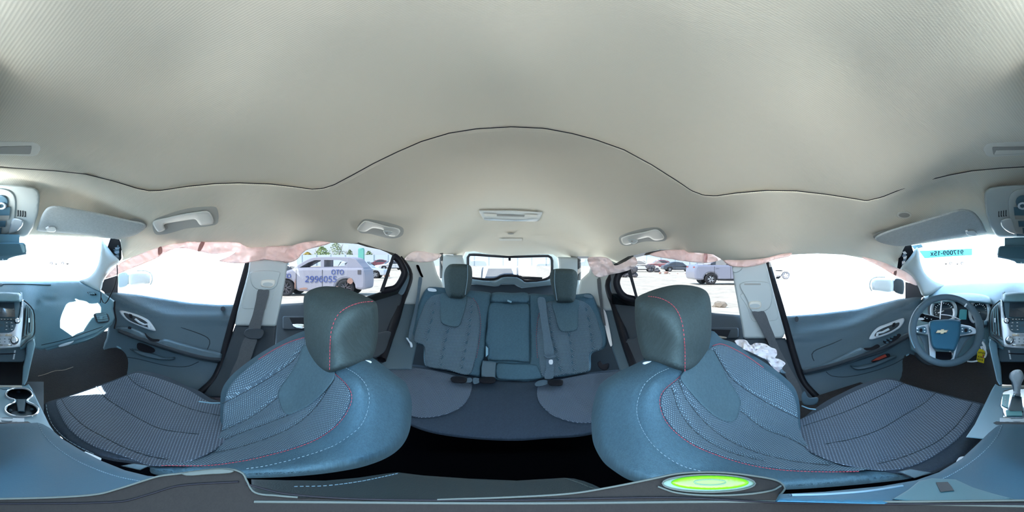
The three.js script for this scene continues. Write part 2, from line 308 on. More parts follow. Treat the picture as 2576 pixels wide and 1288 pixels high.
const sideRoof = [[-45, 600, 4.05], [0, 470, 3.6], [100, 590, 3.95], [300, 610, 4.02], [200, 492, 3.66], [460, 615, 3.98], [500, 540, 3.6], [620, 625, 3.9], [745, 627, 4.02], [760, 550, 3.8], [850, 611, 4.55], [950, 560, 4.5], [1016, 652, 5.2], [1040, 480, 3.9], [1140, 641, 5.8]];
const roofD = F([...rimD, ...sideRoof, ...sideRoof.map(([x, y, d]) => [2576 - x, y + (x < 1000 && x > 250 ? 10 : 0), d]), [1288, 450, 4.3], [1288, 585, 5.6], [1288, 644, 6.1]]);
const surroundLow = [...o(2621, 597, 2483, 590, 2386, 603, 2327, 612, 2290, 617, 2277, 619, 2271, 630, 2265, 650, 2262, 676, 2258, 678, 2226, 668, 2191, 656, 2171, 650, 2123, 641, 2055, 638, 1987, 641, 1943, 648, 1929, 655, 1918, 660, 1899, 661, 1843, 661, 1822, 658, 1811, 650, 1794, 640, 1759, 636, 1713, 634, 1666, 636, 1641, 640, 1620, 643, 1596, 649, 1573, 660, 1547, 671, 1533, 657, 1500, 652, 1477, 650, 1431, 650, 1412, 656, 1403, 649, 1391, 640, 1373, 639),
  ...o(1280, 644, 1233, 640, 1193, 632, 1171, 634, 1163, 649, 1140, 641, 1109, 640, 1086, 650, 1018, 654, 1007, 652, 987, 643, 973, 635, 956, 628, 922, 621, 900, 614, 871, 612, 837, 611, 802, 611, 785, 612, 768, 618, 751, 628, 743, 626, 707, 625, 658, 626, 632, 626, 619, 621, 602, 611, 576, 609, 521, 609, 478, 610, 433, 615, 403, 622, 380, 629, 348, 642, 304, 657, 309, 649, 306, 629, 302, 603, 285, 600, 100, 592, -45, 597)];
const crease = spline(o(1062, 592, 1120, 586, 1200, 583, 1288, 583, 1380, 586, 1460, 592, 1530, 600), false, 8);
const creaseDip = groove([crease], 5, 0.05);
struct('trim_1', skin([...rim, ...surroundLow], { D: roofD, shape: (x, y) => (y > 560 && x > 1040 && x < 1550 ? creaseDip(x, y) : 0), th: 0.05, roll: 0.02, rw: 7, L: 13, sm: false }), M.liner, 'moulded grey headliner border running down to the window tops');

part(scene.getObjectByName('trim_1'), 'rim_shade_line', tube(rim.map(([x, y]) => [x, y - 1]), 0.0024, { D: roofD, off: 0.025, sm: false }), M.rubber, 'dark line painted for the shadow in the gap');  // added dark tube imitates the shadow in the gap
const groundTex = tex(512, 512, (u, v) => { const a = vn(u, v, 8) * 0.35 + vn(u, v, 32) * 0.35 + vn(u, v, 64) * 0.3; return [0.63 + 0.3 * a, 0.6 + 0.29 * a, 0.555 + 0.28 * a]; }, { srgb: true, rep: 0.12 });
const gg = new THREE.PlaneGeometry(700, 700, 4, 4); gg.rotateX(-Math.PI / 2); planarUV(gg);
struct('ground', gg, std({ color: rgb(1.05, 1.02, 0.98), map: groundTex, roughness: 1 }), 'pale dusty dirt lot around the car');

// added unseen side walls; openings in the left one are cut to shape sun patches
function addedSideWall(name, edge, holes) {
  const sg = Math.sign(edge), piece = (d0, d1, hs) => {
    const s = new THREE.Shape([[d0, 0.69], [d1, 0.69], [d1, -1.35], [d0, -1.35]].map((p) => new THREE.Vector2(...p)));
    for (const h of hs) s.holes.push(new THREE.Path(h.map((p) => new THREE.Vector2(...p))));
    const g = new THREE.ExtrudeGeometry(s, { depth: 0.05, bevelEnabled: false }), p = g.attributes.position;
    for (let i = 0; i < p.count; i++) { const d = p.getX(i), h = p.getY(i), t = p.getZ(i); p.setXYZ(i, edge * K * Math.max(d, 1.6) + sg * t, EYE + h, -d); }
    g.computeVertexNormals(); return g;
  };
  return struct(name, merge([piece(0.1, 1.6, []), piece(1.6, 5.2, holes)]), M.pillar, name === 'added_wall_left' ? 'added grey side wall past the left edge, openings shape the sun patches' : 'added grey side wall past the right edge, opening lets extra light in');
}
const sunHole = (pts) => pts.map(([x, y, d]) => { const q = P(x, y, d); const e = -1345 * K; let t = 0; t = (-q.x + e * -q.z) / (SUN_DIR.x + e * SUN_DIR.z); q.addScaledVector(SUN_DIR, t); return [-q.z, Math.min(0.5, q.y - EYE)]; });


// ---------------------------------------------------------------- pillars, floor, tailgate
const aL = F([[256, 604, 4.1], [300, 658, 4.0], [253, 730, 3.66], [198, 707, 3.84]]);
struct('trim_2', skin(o(256, 600, 264, 612, 276, 628, 288, 643, 301, 658, 283, 671, 271, 687, 261, 703, 253, 731, 238, 727, 215, 715, 198, 707, 222, 698, 238, 682, 247, 664, 252, 640), { D: aL, th: 0.05, roll: 0.05, rw: 12, L: 8 }), M.pillar, 'pale plastic cover of the passenger windscreen pillar');
struct('trim_3', skin(o(2308, 622, 2290, 645, 2264, 679, 2280, 687, 2297, 703, 2310, 722, 2322, 745, 2348, 738, 2377, 719, 2350, 707, 2328, 688, 2316, 660), { D: F([[2308, 624, 4.1], [2264, 679, 4.0], [2325, 744, 3.75], [2376, 719, 4.1]]), th: 0.05, roll: 0.05, rw: 12, L: 8 }), M.pillar, 'pale plastic cover of the driver windscreen pillar');
// floors
const floorL = F([[60, 885, 3.62], [200, 850, 3.8], [300, 850, 3.82], [75, 1000, 3.1], [240, 960, 3.45], [340, 960, 3.6], [110, 1060, 2.85], [330, 1060, 3.2]]);
struct('floor_1', skin(o(55, 850, 300, 830, 380, 940, 560, 1010, 560, 1080, 110, 1100, 60, 1000), { D: floorL, th: 0.05, L: 16, sm: false }), M.carpet, 'dark brown carpet of the passenger footwell');
const floorR = (x, y) => floorL(2576 - x, y);
struct('floor_2', skin(o(2525, 850, 2275, 840, 2200, 950, 2010, 1010, 2010, 1090, 2470, 1100, 2520, 1000), { D: floorR, th: 0.05, L: 16, sm: false }), M.carpet, 'dark carpet of the driver footwell');
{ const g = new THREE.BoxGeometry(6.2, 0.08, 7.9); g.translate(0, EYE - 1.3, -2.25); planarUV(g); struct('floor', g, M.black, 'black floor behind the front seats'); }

// pillar between the side doors, either side
function bPillar(name, pts, low, D, plate, recess, label, lowLabel) {
  const g = struct(name, null, null, label);
  part(g, 'upper_cover', skin(pts, { D, th: 0.06, roll: 0.02, rw: 7, L: 10, sm: false }), M.pillar, 'pale grey upper cover');
  part(g, 'lower_cover', skin(low, { D, off: -0.02, th: 0.06, roll: 0.02, rw: 7, L: 14, sm: false }), M.plasticDeep, lowLabel);
  part(g, 'recess_panel', skin(recess, { D, off: 0.004, th: 0.02, roll: 0.004, rw: 3, L: 12 }), M.pillar);
  part(g, 'slide_plate', skin(plate, { D, off: 0.016, th: 0.024, roll: 0.008, rw: 3, L: 9 }), M.pillar);
  return g;
}
const bL = F([[635, 660, 3.9], [720, 694, 3.9], [595, 815, 3.86], [697, 820, 3.86], [520, 980, 3.7], [660, 960, 3.7]]);
const pillarL = bPillar('trim_4', o(632, 622, 727, 622, 724, 662, 716, 715, 706, 770, 695, 818, 690, 821, 594, 819, 591, 815, 597, 785, 606, 750, 617, 712, 624, 684), o(592, 818, 696, 818, 692, 870, 668, 930, 640, 1000, 480, 1000, 500, 986, 525, 968, 543, 948, 554, 922, 564, 893, 580, 850), bL,
  o(631, 684, 704, 684, 700, 702, 695, 720, 684, 728, 650, 729, 640, 724, 634, 717, 630, 704), o(626, 700, 698, 700, 690, 737, 671, 777, 640, 777, 609, 775, 612, 757, 619, 730), 'pale grey door pillar with belt anchor by the passenger seat', 'charcoal lower cover');
const bR = F([[1840, 672, 3.95], [1920, 668, 3.9], [1871, 851, 3.86], [1972, 840, 3.86], [1900, 980, 3.75], [2040, 1000, 3.7]]);
const pillarR = bPillar('trim_5', o(1840, 655, 1925, 655, 1930, 672, 1945, 730, 1960, 785, 1975, 838, 1970, 849, 1966, 851, 1874, 852, 1870, 848, 1866, 820, 1858, 775, 1847, 715), o(1869, 850, 1976, 850, 1990, 885, 2005, 925, 2020, 958, 2058, 1003, 2080, 1030, 1930, 1030, 1885, 930), bR,
  o(1862, 714, 1932, 711, 1942, 738, 1942, 756, 1936, 774, 1922, 783, 1896, 786, 1888, 780, 1880, 757), o(1862, 740, 1942, 740, 1950, 765, 1958, 800, 1952, 806, 1898, 809, 1890, 803, 1878, 770), 'pale grey door pillar with belt anchor by the driver seat', 'charcoal lower cover');
for (const [g, D, pts] of [[pillarL, bL, o(656, 708, 662, 704, 690, 704, 693, 708, 690, 719, 682, 724, 660, 722, 656, 718)], [pillarR, bR, o(1884, 762, 1888, 758, 1910, 757, 1915, 762, 1915, 772, 1908, 777, 1888, 777, 1884, 772)]]) {
  part(g, 'height_adjuster', skin(pts, { D, off: 0.03, th: 0.02, roll: 0.01, rw: 5, L: 6 }), M.linerTrim);
  let cx = 0, cy = 0; for (const p of pts) { cx += p[0] / pts.length; cy += p[1] / pts.length; }
  part(g, 'button', skin(oval(cx, cy + 2, 13, 5), { D, off: 0.036, th: 0.01, L: 8 }), M.pillar);
}
part(pillarR, 'coat_hook', skin(o(1843, 672, 1868, 672, 1864, 680, 1852, 686, 1844, 684), { D: bR, off: 0.03, th: 0.03, roll: 0.01, rw: 3, L: 6 }), M.pillar);
part(pillarR, 'slot', skin(rbox(1872, 713, 1914, 717, 1.5), { D: bR, off: 0.018, th: 0.01, L: 8 }), M.recess);

// rear corner pillars
const cL = F([[1016, 652, 5.15], [1086, 657, 5.3], [1009, 765, 4.95], [1070, 765, 5.1], [965, 905, 4.5], [1030, 860, 4.7]]);
{ const g = struct('trim_6', null, null, 'pale rear side pillar left of the rear seat with a belt slot');
  part(g, 'upper_cover', skin(o(1010, 650, 1019, 653, 1060, 650, 1090, 655, 1100, 690, 1113, 712, 1120, 735, 1118, 760, 1060, 768, 1043, 766, 1009, 765, 1020, 743, 1031, 717, 1034, 698, 1025, 672), { D: cL, th: 0.06, roll: 0.03, rw: 8, L: 9, sm: false }), M.pillar, 'pale grey upper cover');
  part(g, 'lower_cover', skin(o(1008, 766, 1045, 766, 1060, 800, 1050, 860, 1035, 930, 956, 930, 958, 910, 984, 860, 998, 805), { D: cL, off: -0.015, th: 0.06, roll: 0.02, rw: 6, L: 12, sm: false }), M.plastic, 'blue-grey lower cover');
  part(g, 'belt_slot', skin(o(1047, 667, 1053, 667, 1060, 685, 1065, 697, 1061, 698, 1056, 690), { D: cL, off: 0.012, th: 0.02, L: 6 }), M.black); }
const cR = (x, y) => cL(2574 - x, y - 6);
{ const g = struct('trim_7', null, null, 'pale rear side pillar right of the rear seat under the torn airbag');
  part(g, 'upper_cover', skin(o(1560, 666, 1545, 692, 1532, 718, 1537, 740, 1551, 781, 1522, 781, 1500, 770, 1470, 760, 1452, 740, 1460, 705, 1482, 685, 1490, 652, 1530, 652), { D: cR, th: 0.06, roll: 0.03, rw: 8, L: 9, sm: false }), M.pillar, 'pale grey upper cover');
  part(g, 'lower_cover', skin(o(1551, 782, 1522, 782, 1526, 820, 1540, 880, 1560, 935, 1610, 935, 1588, 918, 1570, 850), { D: cR, off: -0.015, th: 0.06, roll: 0.02, rw: 6, L: 12, sm: false }), M.plastic, 'blue-grey lower cover');
  part(g, 'sun_painted_strip', skin(o(1516, 776, 1523, 784, 1531, 815, 1540, 868, 1536, 872, 1526, 840, 1518, 800), { D: cR, off: 0.02, th: 0.02, L: 6 }), M.white, 'trim strip beside the belt, sunlight painted in as white'); }  // trim strip made white so its sunlight sits in the colour

// tailgate
const tg = F([[1178, 640, 6.2], [1390, 644, 6.2], [1186, 720, 6.0], [1382, 720, 6.0]]);
{ const g = struct('door_5', null, null, 'rear tailgate with its window, seen above the rear seats');
  part(g, 'window_frame', skin(o(1164, 645, 1171, 633, 1193, 628, 1233, 636, 1280, 640, 1373, 635, 1391, 636, 1404, 648, 1408, 680, 1404, 716, 1166, 716, 1161, 680), { D: tg, th: 0.08, roll: 0.02, rw: 4, L: 12, sm: false, holes: [o(1182, 641, 1193, 639, 1240, 644, 1280, 646, 1370, 644, 1382, 645, 1387, 650, 1387, 690, 1382, 697, 1363, 704, 1318, 705, 1309, 699, 1303, 694, 1285, 693, 1264, 693, 1255, 697, 1244, 701, 1220, 701, 1190, 699, 1181, 694, 1178, 646)] }), M.pillar);
  part(g, 'seal', tube(o(1181, 641, 1240, 644, 1280, 646, 1370, 644, 1383, 645, 1388, 651, 1388, 690, 1382, 698, 1363, 705, 1318, 706, 1303, 695, 1264, 694, 1244, 702, 1190, 700, 1180, 694, 1177, 647), 0.014, { D: tg, off: 0.02, closed: true }), M.rubber);
  part(g, 'lower_panel', skin(o(1150, 702, 1186, 702, 1220, 706, 1246, 708, 1258, 702, 1266, 697, 1300, 697, 1312, 703, 1320, 710, 1350, 709, 1382, 704, 1412, 704, 1412, 712, 1382, 718, 1340, 722, 1312, 725, 1302, 721, 1294, 716, 1262, 715, 1254, 720, 1246, 721, 1210, 717, 1150, 712), { D: tg, off: 0.1, th: 0.05, roll: 0.03, rw: 4, L: 8, sm: false }), M.plastic, 'charcoal panel with raised middle');
  part(g, 'lower_shade', skin(o(1140, 711, 1420, 711, 1420, 760, 1140, 760), { D: tg, off: -0.1, th: 0.03, L: 20, sm: false }), M.plasticDeep, 'dark load area sheet with its shade painted in');  // dark sheet carries the load area shade in its colour
  part(g, 'latch_strap', skin(rbox(1279, 646, 1285, 656, 1.5), { D: tg, off: 0.1, th: 0.04, L: 6 }), M.rubber);
  part(g, 'wiper', tube(o(1268, 694, 1300, 697, 1364, 702), 0.02, { D: tg, off: -0.2, sm: false }), M.rubber, 'black wiper arm'); }
// rear side quarter trims
struct('trim_8', skin(o(1106, 640, 1163, 642, 1170, 668, 1170, 740, 1110, 745, 1106, 690), { D: 5.75, th: 0.06, roll: 0.03, rw: 8, L: 10, sm: false }), M.pillar, 'pale rearmost pillar left of the tailgate');
struct('trim_9', skin(o(1404, 646, 1461, 648, 1461, 702, 1462, 745, 1400, 740, 1406, 668), { D: 5.75, th: 0.06, roll: 0.03, rw: 8, L: 10, sm: false }), M.pillar, 'pale rearmost pillar right of the tailgate');

// glass
const pane = (n, pts, D, m, label) => struct('window_' + n, skin(pts, { D, th: 0, L: 40, sm: false }), m, label);
pane(1, o(-45, 575, 292, 585, 300, 650, 262, 735, -45, 735), 4.35, M.glass, 'windscreen glass left of the passenger pillar');
pane(2, o(2621, 575, 2280, 590, 2262, 655, 2325, 745, 2621, 735), 4.35, M.glass, 'windscreen glass right of the driver pillar');
pane(3, o(260, 640, 480, 600, 632, 605, 632, 690, 590, 790, 280, 750), 4.08, M.glass, 'passenger front door window');
pane(4, o(690, 605, 870, 600, 1000, 640, 1030, 690, 1000, 740, 900, 770, 690, 780), 4.72, M.tint, 'tinted rear door window behind the passenger seat');
pane(5, o(1080, 640, 1115, 636, 1112, 700, 1090, 700), 5.6, M.tint, 'small tinted quarter window on the left');
pane(6, o(1176, 636, 1390, 636, 1390, 708, 1176, 708), 6.24, M.tint, 'tinted tailgate window');
pane(7, o(1453, 645, 1490, 645, 1490, 705, 1453, 705), 5.6, M.tint, 'small tinted quarter window on the right');
pane(8, o(1535, 670, 1580, 645, 1660, 628, 1790, 628, 1860, 650, 1880, 800, 1540, 765), 4.72, M.tint, 'tinted rear door window behind the driver seat');
pane(9, o(1930, 640, 2055, 630, 2180, 640, 2310, 720, 2300, 755, 1960, 805), 4.08, M.glass, 'driver door window');

// ---------------------------------------------------------------- doors
function frontDoor(n, outline, D, label, q) {
  const g = struct('door_' + n, null, null, label);
  part(g, 'panel', skin(outline, { D, th: 0.07, roll: 0.03, rw: 8, L: 11, sm: false, shape: q.shape }), M.plastic, 'charcoal moulded panel');
  part(g, 'mirror_corner', skin(q.corner, { D, off: -0.01, th: 0.05, L: 14, sm: false }), M.plasticDeep, 'black triangle in the window corner');
  part(g, 'armrest', skin(q.arm, { D, off: 0.1, th: 0.12, roll: 0.05, rw: 8, L: 10 }), M.plastic);
  part(g, 'armrest_edge', tube(q.armLine, 0.012, { D, off: 0.1 }), M.plasticDeep);
  part(g, 'grip_pocket', skin(q.grip, { D, off: 0.112, th: 0.02, L: 8 }), M.rubber);
  const h = part(g, 'handle_bezel', skin(q.bezel, { D, off: 0.03, th: 0.04, roll: 0.012, rw: 4, L: 7 }), M.silver, 'silver handle surround');
  part(h, 'handle_recess', skin(q.inner, { D, off: 0.034, th: 0.02, L: 7 }), M.plasticDeep);
  part(h, 'lever', tube(q.lever, 0.007, { D, off: 0.05, sm: false }), M.silver, 'bright pull lever');
  part(h, 'lock_button', skin(q.lock, { D, off: 0.05, th: 0.02, L: 8 }), M.rubber);
  part(g, 'seam', tube(q.seam, 0.0028, { D, off: 0.0 }), M.seam);
  part(g, 'pocket_lip', skin(q.lip, { D, off: 0.05, th: 0.06, roll: 0.02, rw: 4, L: 8 }), M.plastic);
  part(g, 'pocket_opening', skin(q.open, { D, off: 0.036, th: 0.02, L: 8 }), M.rubber);
  part(g, 'pocket_seam', tube(q.seam2, 0.0025, { D, off: 0.0 }), M.seam);
  part(g, 'lock_pin', skin(oval(...q.pin), { D, off: 0.035, th: 0.03, L: 6 }), M.plasticDeep);
  part(g, 'weather_seal', tube(q.seal, 0.022, { D, off: 0.05 }), M.rubber);
  return g;
}
const d1 = F([[266, 740, 3.85], [420, 752, 4.0], [590, 766, 4.0], [553, 916, 3.85], [300, 910, 3.7], [400, 830, 3.85], [500, 990, 3.75], [330, 970, 3.55]]);
const ridge1 = spline(o(290, 745, 345, 770, 420, 795, 500, 800, 585, 800), false, 8), scoop1 = groove([ridge1], 14, -0.035);
const door1 = frontDoor(1, o(262, 735, 300, 736, 348, 741, 413, 751, 478, 761, 543, 766, 592, 766, 592, 776, 583, 805, 573, 840, 563, 874, 553, 916, 545, 938, 532, 960, 500, 990, 520, 1040, 330, 990, 262, 940, 248, 895, 268, 850, 275, 800), d1, 'charcoal front passenger door with silver handle and long armrest', {
  shape: scoop1, corner: o(252, 728, 262, 703, 292, 694, 297, 694, 297, 736, 266, 738),
  arm: o(292, 825, 305, 822, 322, 823, 345, 829, 364, 840, 380, 857, 400, 858, 413, 852, 446, 860, 480, 869, 511, 877, 560, 890, 560, 897, 556, 908, 550, 913, 530, 911, 500, 905, 446, 890, 380, 868, 331, 847, 300, 834),
  armLine: o(300, 832, 340, 848, 400, 868, 470, 890, 520, 902, 556, 905), grip: o(364, 836, 372, 845, 384, 852, 402, 854, 400, 859, 380, 858, 368, 848),
  bezel: o(300, 782, 309, 781, 348, 792, 374, 805, 386, 820, 392, 832, 380, 831, 348, 820, 322, 808, 307, 795), inner: o(311, 787, 330, 792, 352, 800, 370, 811, 379, 824, 360, 820, 330, 808, 317, 798),
  lever: o(340, 803, 352, 812, 366, 818, 372, 813, 376, 826), lock: o(325, 789, 332, 791, 333, 801, 327, 800), seam: o(296, 768, 345, 792, 400, 807, 446, 821, 500, 839, 524, 851, 528, 862, 521, 880),
  lip: o(325, 876, 350, 882, 387, 890, 416, 899, 441, 898, 442, 902, 425, 906, 390, 903, 350, 892), open: o(345, 865, 352, 862, 387, 876, 390, 884, 380, 888, 347, 879), seam2: o(262, 898, 330, 900, 420, 920, 470, 922, 500, 910),
  pin: [561, 777, 6, 6], seal: o(624, 662, 612, 705, 596, 765, 585, 805, 573, 850, 563, 890, 553, 925, 535, 958, 500, 990) });
part(door1, 'speaker_slot', skin(oval(299, 874, 7, 2, 16, 0.5), { D: d1, off: 0.036, th: 0.02, L: 6 }), M.silverDim);
part(door1, 'window_switch', skin(o(323, 821, 331, 823, 330, 828, 321, 826), { D: d1, off: 0.112, th: 0.02, L: 6 }), M.rubber);
const d6 = F([[2310, 750, 3.85], [2157, 778, 4.0], [1980, 796, 4.0], [2010, 925, 3.85], [2276, 900, 3.7], [2180, 840, 3.85], [2068, 1003, 3.75], [2240, 970, 3.55]]);
const scoop6 = groove([spline(o(1985, 845, 2060, 838, 2140, 822, 2230, 785, 2300, 757), false, 8)], 14, -0.035);
const door2 = frontDoor(2, o(1974, 795, 2055, 789, 2157, 777, 2260, 752, 2320, 745, 2312, 775, 2300, 820, 2310, 870, 2325, 920, 2240, 990, 2060, 1050, 2060, 1005, 2038, 980, 2022, 958, 2010, 925, 1995, 880, 1982, 840), d6, 'charcoal driver door with silver handle and window switches', {
  shape: scoop6, corner: o(2277, 709, 2308, 716, 2320, 735, 2324, 748, 2277, 752),
  arm: o(2019, 928, 2055, 921, 2110, 899, 2164, 874, 2178, 879, 2212, 872, 2250, 852, 2287, 836, 2290, 846, 2260, 865, 2226, 884, 2157, 908, 2089, 929, 2050, 939, 2021, 942),
  armLine: o(2021, 936, 2089, 920, 2157, 898, 2226, 874, 2288, 842), grip: o(2172, 876, 2190, 874, 2208, 866, 2214, 872, 2196, 880, 2180, 882),
  bezel: o(2186, 853, 2190, 843, 2198, 832, 2210, 822, 2226, 816, 2250, 807, 2273, 800, 2276, 805, 2267, 822, 2252, 833, 2236, 841, 2195, 854), inner: o(2200, 846, 2204, 836, 2218, 827, 2240, 818, 2262, 811, 2262, 818, 2250, 828, 2232, 837),
  lever: o(2206, 848, 2208, 838, 2220, 836, 2236, 828), lock: o(2246, 813, 2252, 811, 2251, 821, 2245, 823), seam: o(2300, 770, 2240, 800, 2180, 824, 2100, 862, 2050, 882, 2042, 893, 2048, 908),
  lip: o(2138, 918, 2148, 928, 2165, 930, 2200, 922, 2240, 905, 2256, 897, 2254, 893, 2232, 899, 2190, 914, 2150, 921), open: o(2191, 909, 2205, 900, 2227, 890, 2238, 890, 2240, 896, 2210, 908, 2196, 912), seam2: o(2078, 935, 2090, 945, 2130, 948, 2190, 936, 2250, 915, 2290, 890),
  pin: [2004, 803, 5, 7], seal: o(1931, 662, 1946, 712, 1962, 765, 1976, 815, 1984, 845, 1998, 895, 2010, 932, 2024, 965, 2062, 1005) });
part(door2, 'reflector', skin(o(2192, 909, 2206, 900, 2227, 891, 2231, 897, 2212, 905), { D: d6, off: 0.05, th: 0.02, L: 7, sm: false }), M.reflector, 'red reflector');
part(door2, 'speaker_slot', skin(oval(2283, 893, 5, 2, 16, -0.5), { D: d6, off: 0.04, th: 0.02, L: 6 }), M.silverDim);
{ const sp = part(door2, 'switch_panel', skin(o(2221, 858, 2250, 845, 2262, 839, 2267, 843, 2258, 852, 2228, 865), { D: d6, off: 0.11, th: 0.02, L: 6 }), M.rubber);
  for (const [x, y] of [[2227, 856], [2236, 852], [2244, 848], [2253, 843], [2232, 861], [2241, 856]]) part(sp, 'switch', skin(rbox(x - 3.2, y - 2, x + 3.2, y + 2, 1), { D: d6, off: 0.125, th: 0.02, L: 5 }), M.key); }

// rear doors
const d3 = F([[707, 766, 4.5], [780, 760, 4.55], [920, 747, 4.75], [1010, 727, 4.95], [697, 900, 4.3], [960, 905, 4.5], [985, 830, 4.7]]);
{ const g = struct('door_3', null, null, 'charcoal rear door panel behind the passenger seat');
  part(g, 'panel', skin(o(690, 766, 770, 761, 860, 756, 922, 746, 955, 735, 992, 731, 1016, 724, 1010, 768, 996, 805, 984, 835, 960, 905, 955, 940, 690, 940), { D: d3, th: 0.07, roll: 0.03, rw: 8, L: 14, sm: false }), M.plasticDeep);
  part(g, 'handle_recess', skin(rbox(711, 795, 790, 829, 5), { D: d3, off: 0.02, th: 0.02, roll: 0.01, rw: 3, L: 10 }), M.plasticDeep);
  part(g, 'handle_opening', skin(o(728, 799, 800, 799, 800, 826, 742, 826, 735, 814), { D: d3, off: 0.026, th: 0.02, L: 10, sm: false }), M.rubber);
  part(g, 'lever', skin(o(736, 816, 748, 814, 766, 816, 766, 826, 746, 826, 738, 821), { D: d3, off: 0.05, th: 0.02, roll: 0.01, rw: 3, L: 6 }), M.chrome, 'bright pull lever');
  part(g, 'armrest', skin(o(930, 850, 955, 836, 984, 834, 982, 850, 965, 890, 930, 900), { D: d3, off: 0.08, th: 0.08, roll: 0.03, rw: 6, L: 8 }), M.plasticDeep);
  part(g, 'window_bar', skin(o(987, 641, 994, 645, 965, 733, 955, 734), { D: 4.66, th: 0.04, L: 10, sm: false }), M.rubber, 'black window divider');
  part(g, 'window_seal', tube(o(990, 644, 1004, 655, 1013, 672, 1018, 685, 1013, 700, 1003, 717, 993, 725, 975, 729, 960, 732), 0.028, { D: 4.72 }), M.rubber);
  part(g, 'door_seal', tube(o(1003, 650, 1018, 668, 1028, 688, 1027, 705, 1019, 728, 1008, 758, 996, 800, 980, 845, 960, 905), 0.035, { D: cL, off: 0.03 }), M.rubber);
  part(g, 'frame_cover', skin(o(1000, 650, 1010, 652, 1024, 672, 1030, 695, 1022, 725, 1012, 742, 1000, 735, 1004, 724, 1016, 704, 1020, 685, 1014, 668), { D: 4.85, th: 0.05, L: 8 }), M.plastic); }
const d4 = F([[1547, 750, 4.95], [1602, 755, 4.8], [1792, 788, 4.55], [1866, 794, 4.45], [1588, 919, 4.55], [1860, 880, 4.3]]);
{ const g = struct('door_4', null, null, 'charcoal rear door panel behind the driver seat');
  part(g, 'panel', skin(o(1538, 744, 1570, 748, 1601, 755, 1680, 768, 1760, 781, 1800, 788, 1866, 793, 1880, 860, 1890, 940, 1600, 940, 1570, 855, 1551, 783), { D: d4, th: 0.07, roll: 0.03, rw: 8, L: 14, sm: false }), M.plasticDeep);
  part(g, 'handle_recess', skin(rbox(1770, 824, 1858, 851, 5), { D: d4, off: 0.02, th: 0.02, roll: 0.01, rw: 3, L: 10 }), M.plasticDeep);
  part(g, 'handle_opening', skin(o(1780, 828, 1838, 830, 1830, 848, 1780, 844), { D: d4, off: 0.026, th: 0.02, L: 10, sm: false }), M.rubber);
  part(g, 'lever', skin(o(1785, 843, 1810, 845, 1828, 848, 1828, 851, 1800, 850, 1785, 848), { D: d4, off: 0.05, th: 0.02, L: 6 }), M.chrome, 'bright pull lever');
  part(g, 'armrest', skin(o(1570, 860, 1590, 850, 1620, 850, 1620, 905, 1600, 920, 1585, 900), { D: d4, off: 0.08, th: 0.08, roll: 0.03, rw: 6, L: 8 }), M.plasticDeep);
  part(g, 'window_bar', skin(o(1578, 678, 1586, 676, 1606, 752, 1600, 755), { D: 4.66, th: 0.04, L: 10, sm: false }), M.rubber, 'black window divider');
  part(g, 'window_seal', tube(o(1585, 676, 1564, 683, 1556, 692, 1551, 710, 1558, 732, 1572, 746, 1603, 754), 0.028, { D: 4.72 }), M.rubber);
  part(g, 'door_seal', tube(o(1560, 677, 1545, 690, 1532, 712, 1536, 738, 1546, 765, 1556, 800, 1575, 865, 1596, 925), 0.035, { D: cR, off: 0.03 }), M.rubber);
  part(g, 'frame_cover', skin(o(1562, 682, 1552, 690, 1546, 708, 1552, 734, 1566, 748, 1554, 752, 1540, 740, 1534, 715, 1545, 692), { D: 4.85, th: 0.05, L: 8 }), M.plastic); }

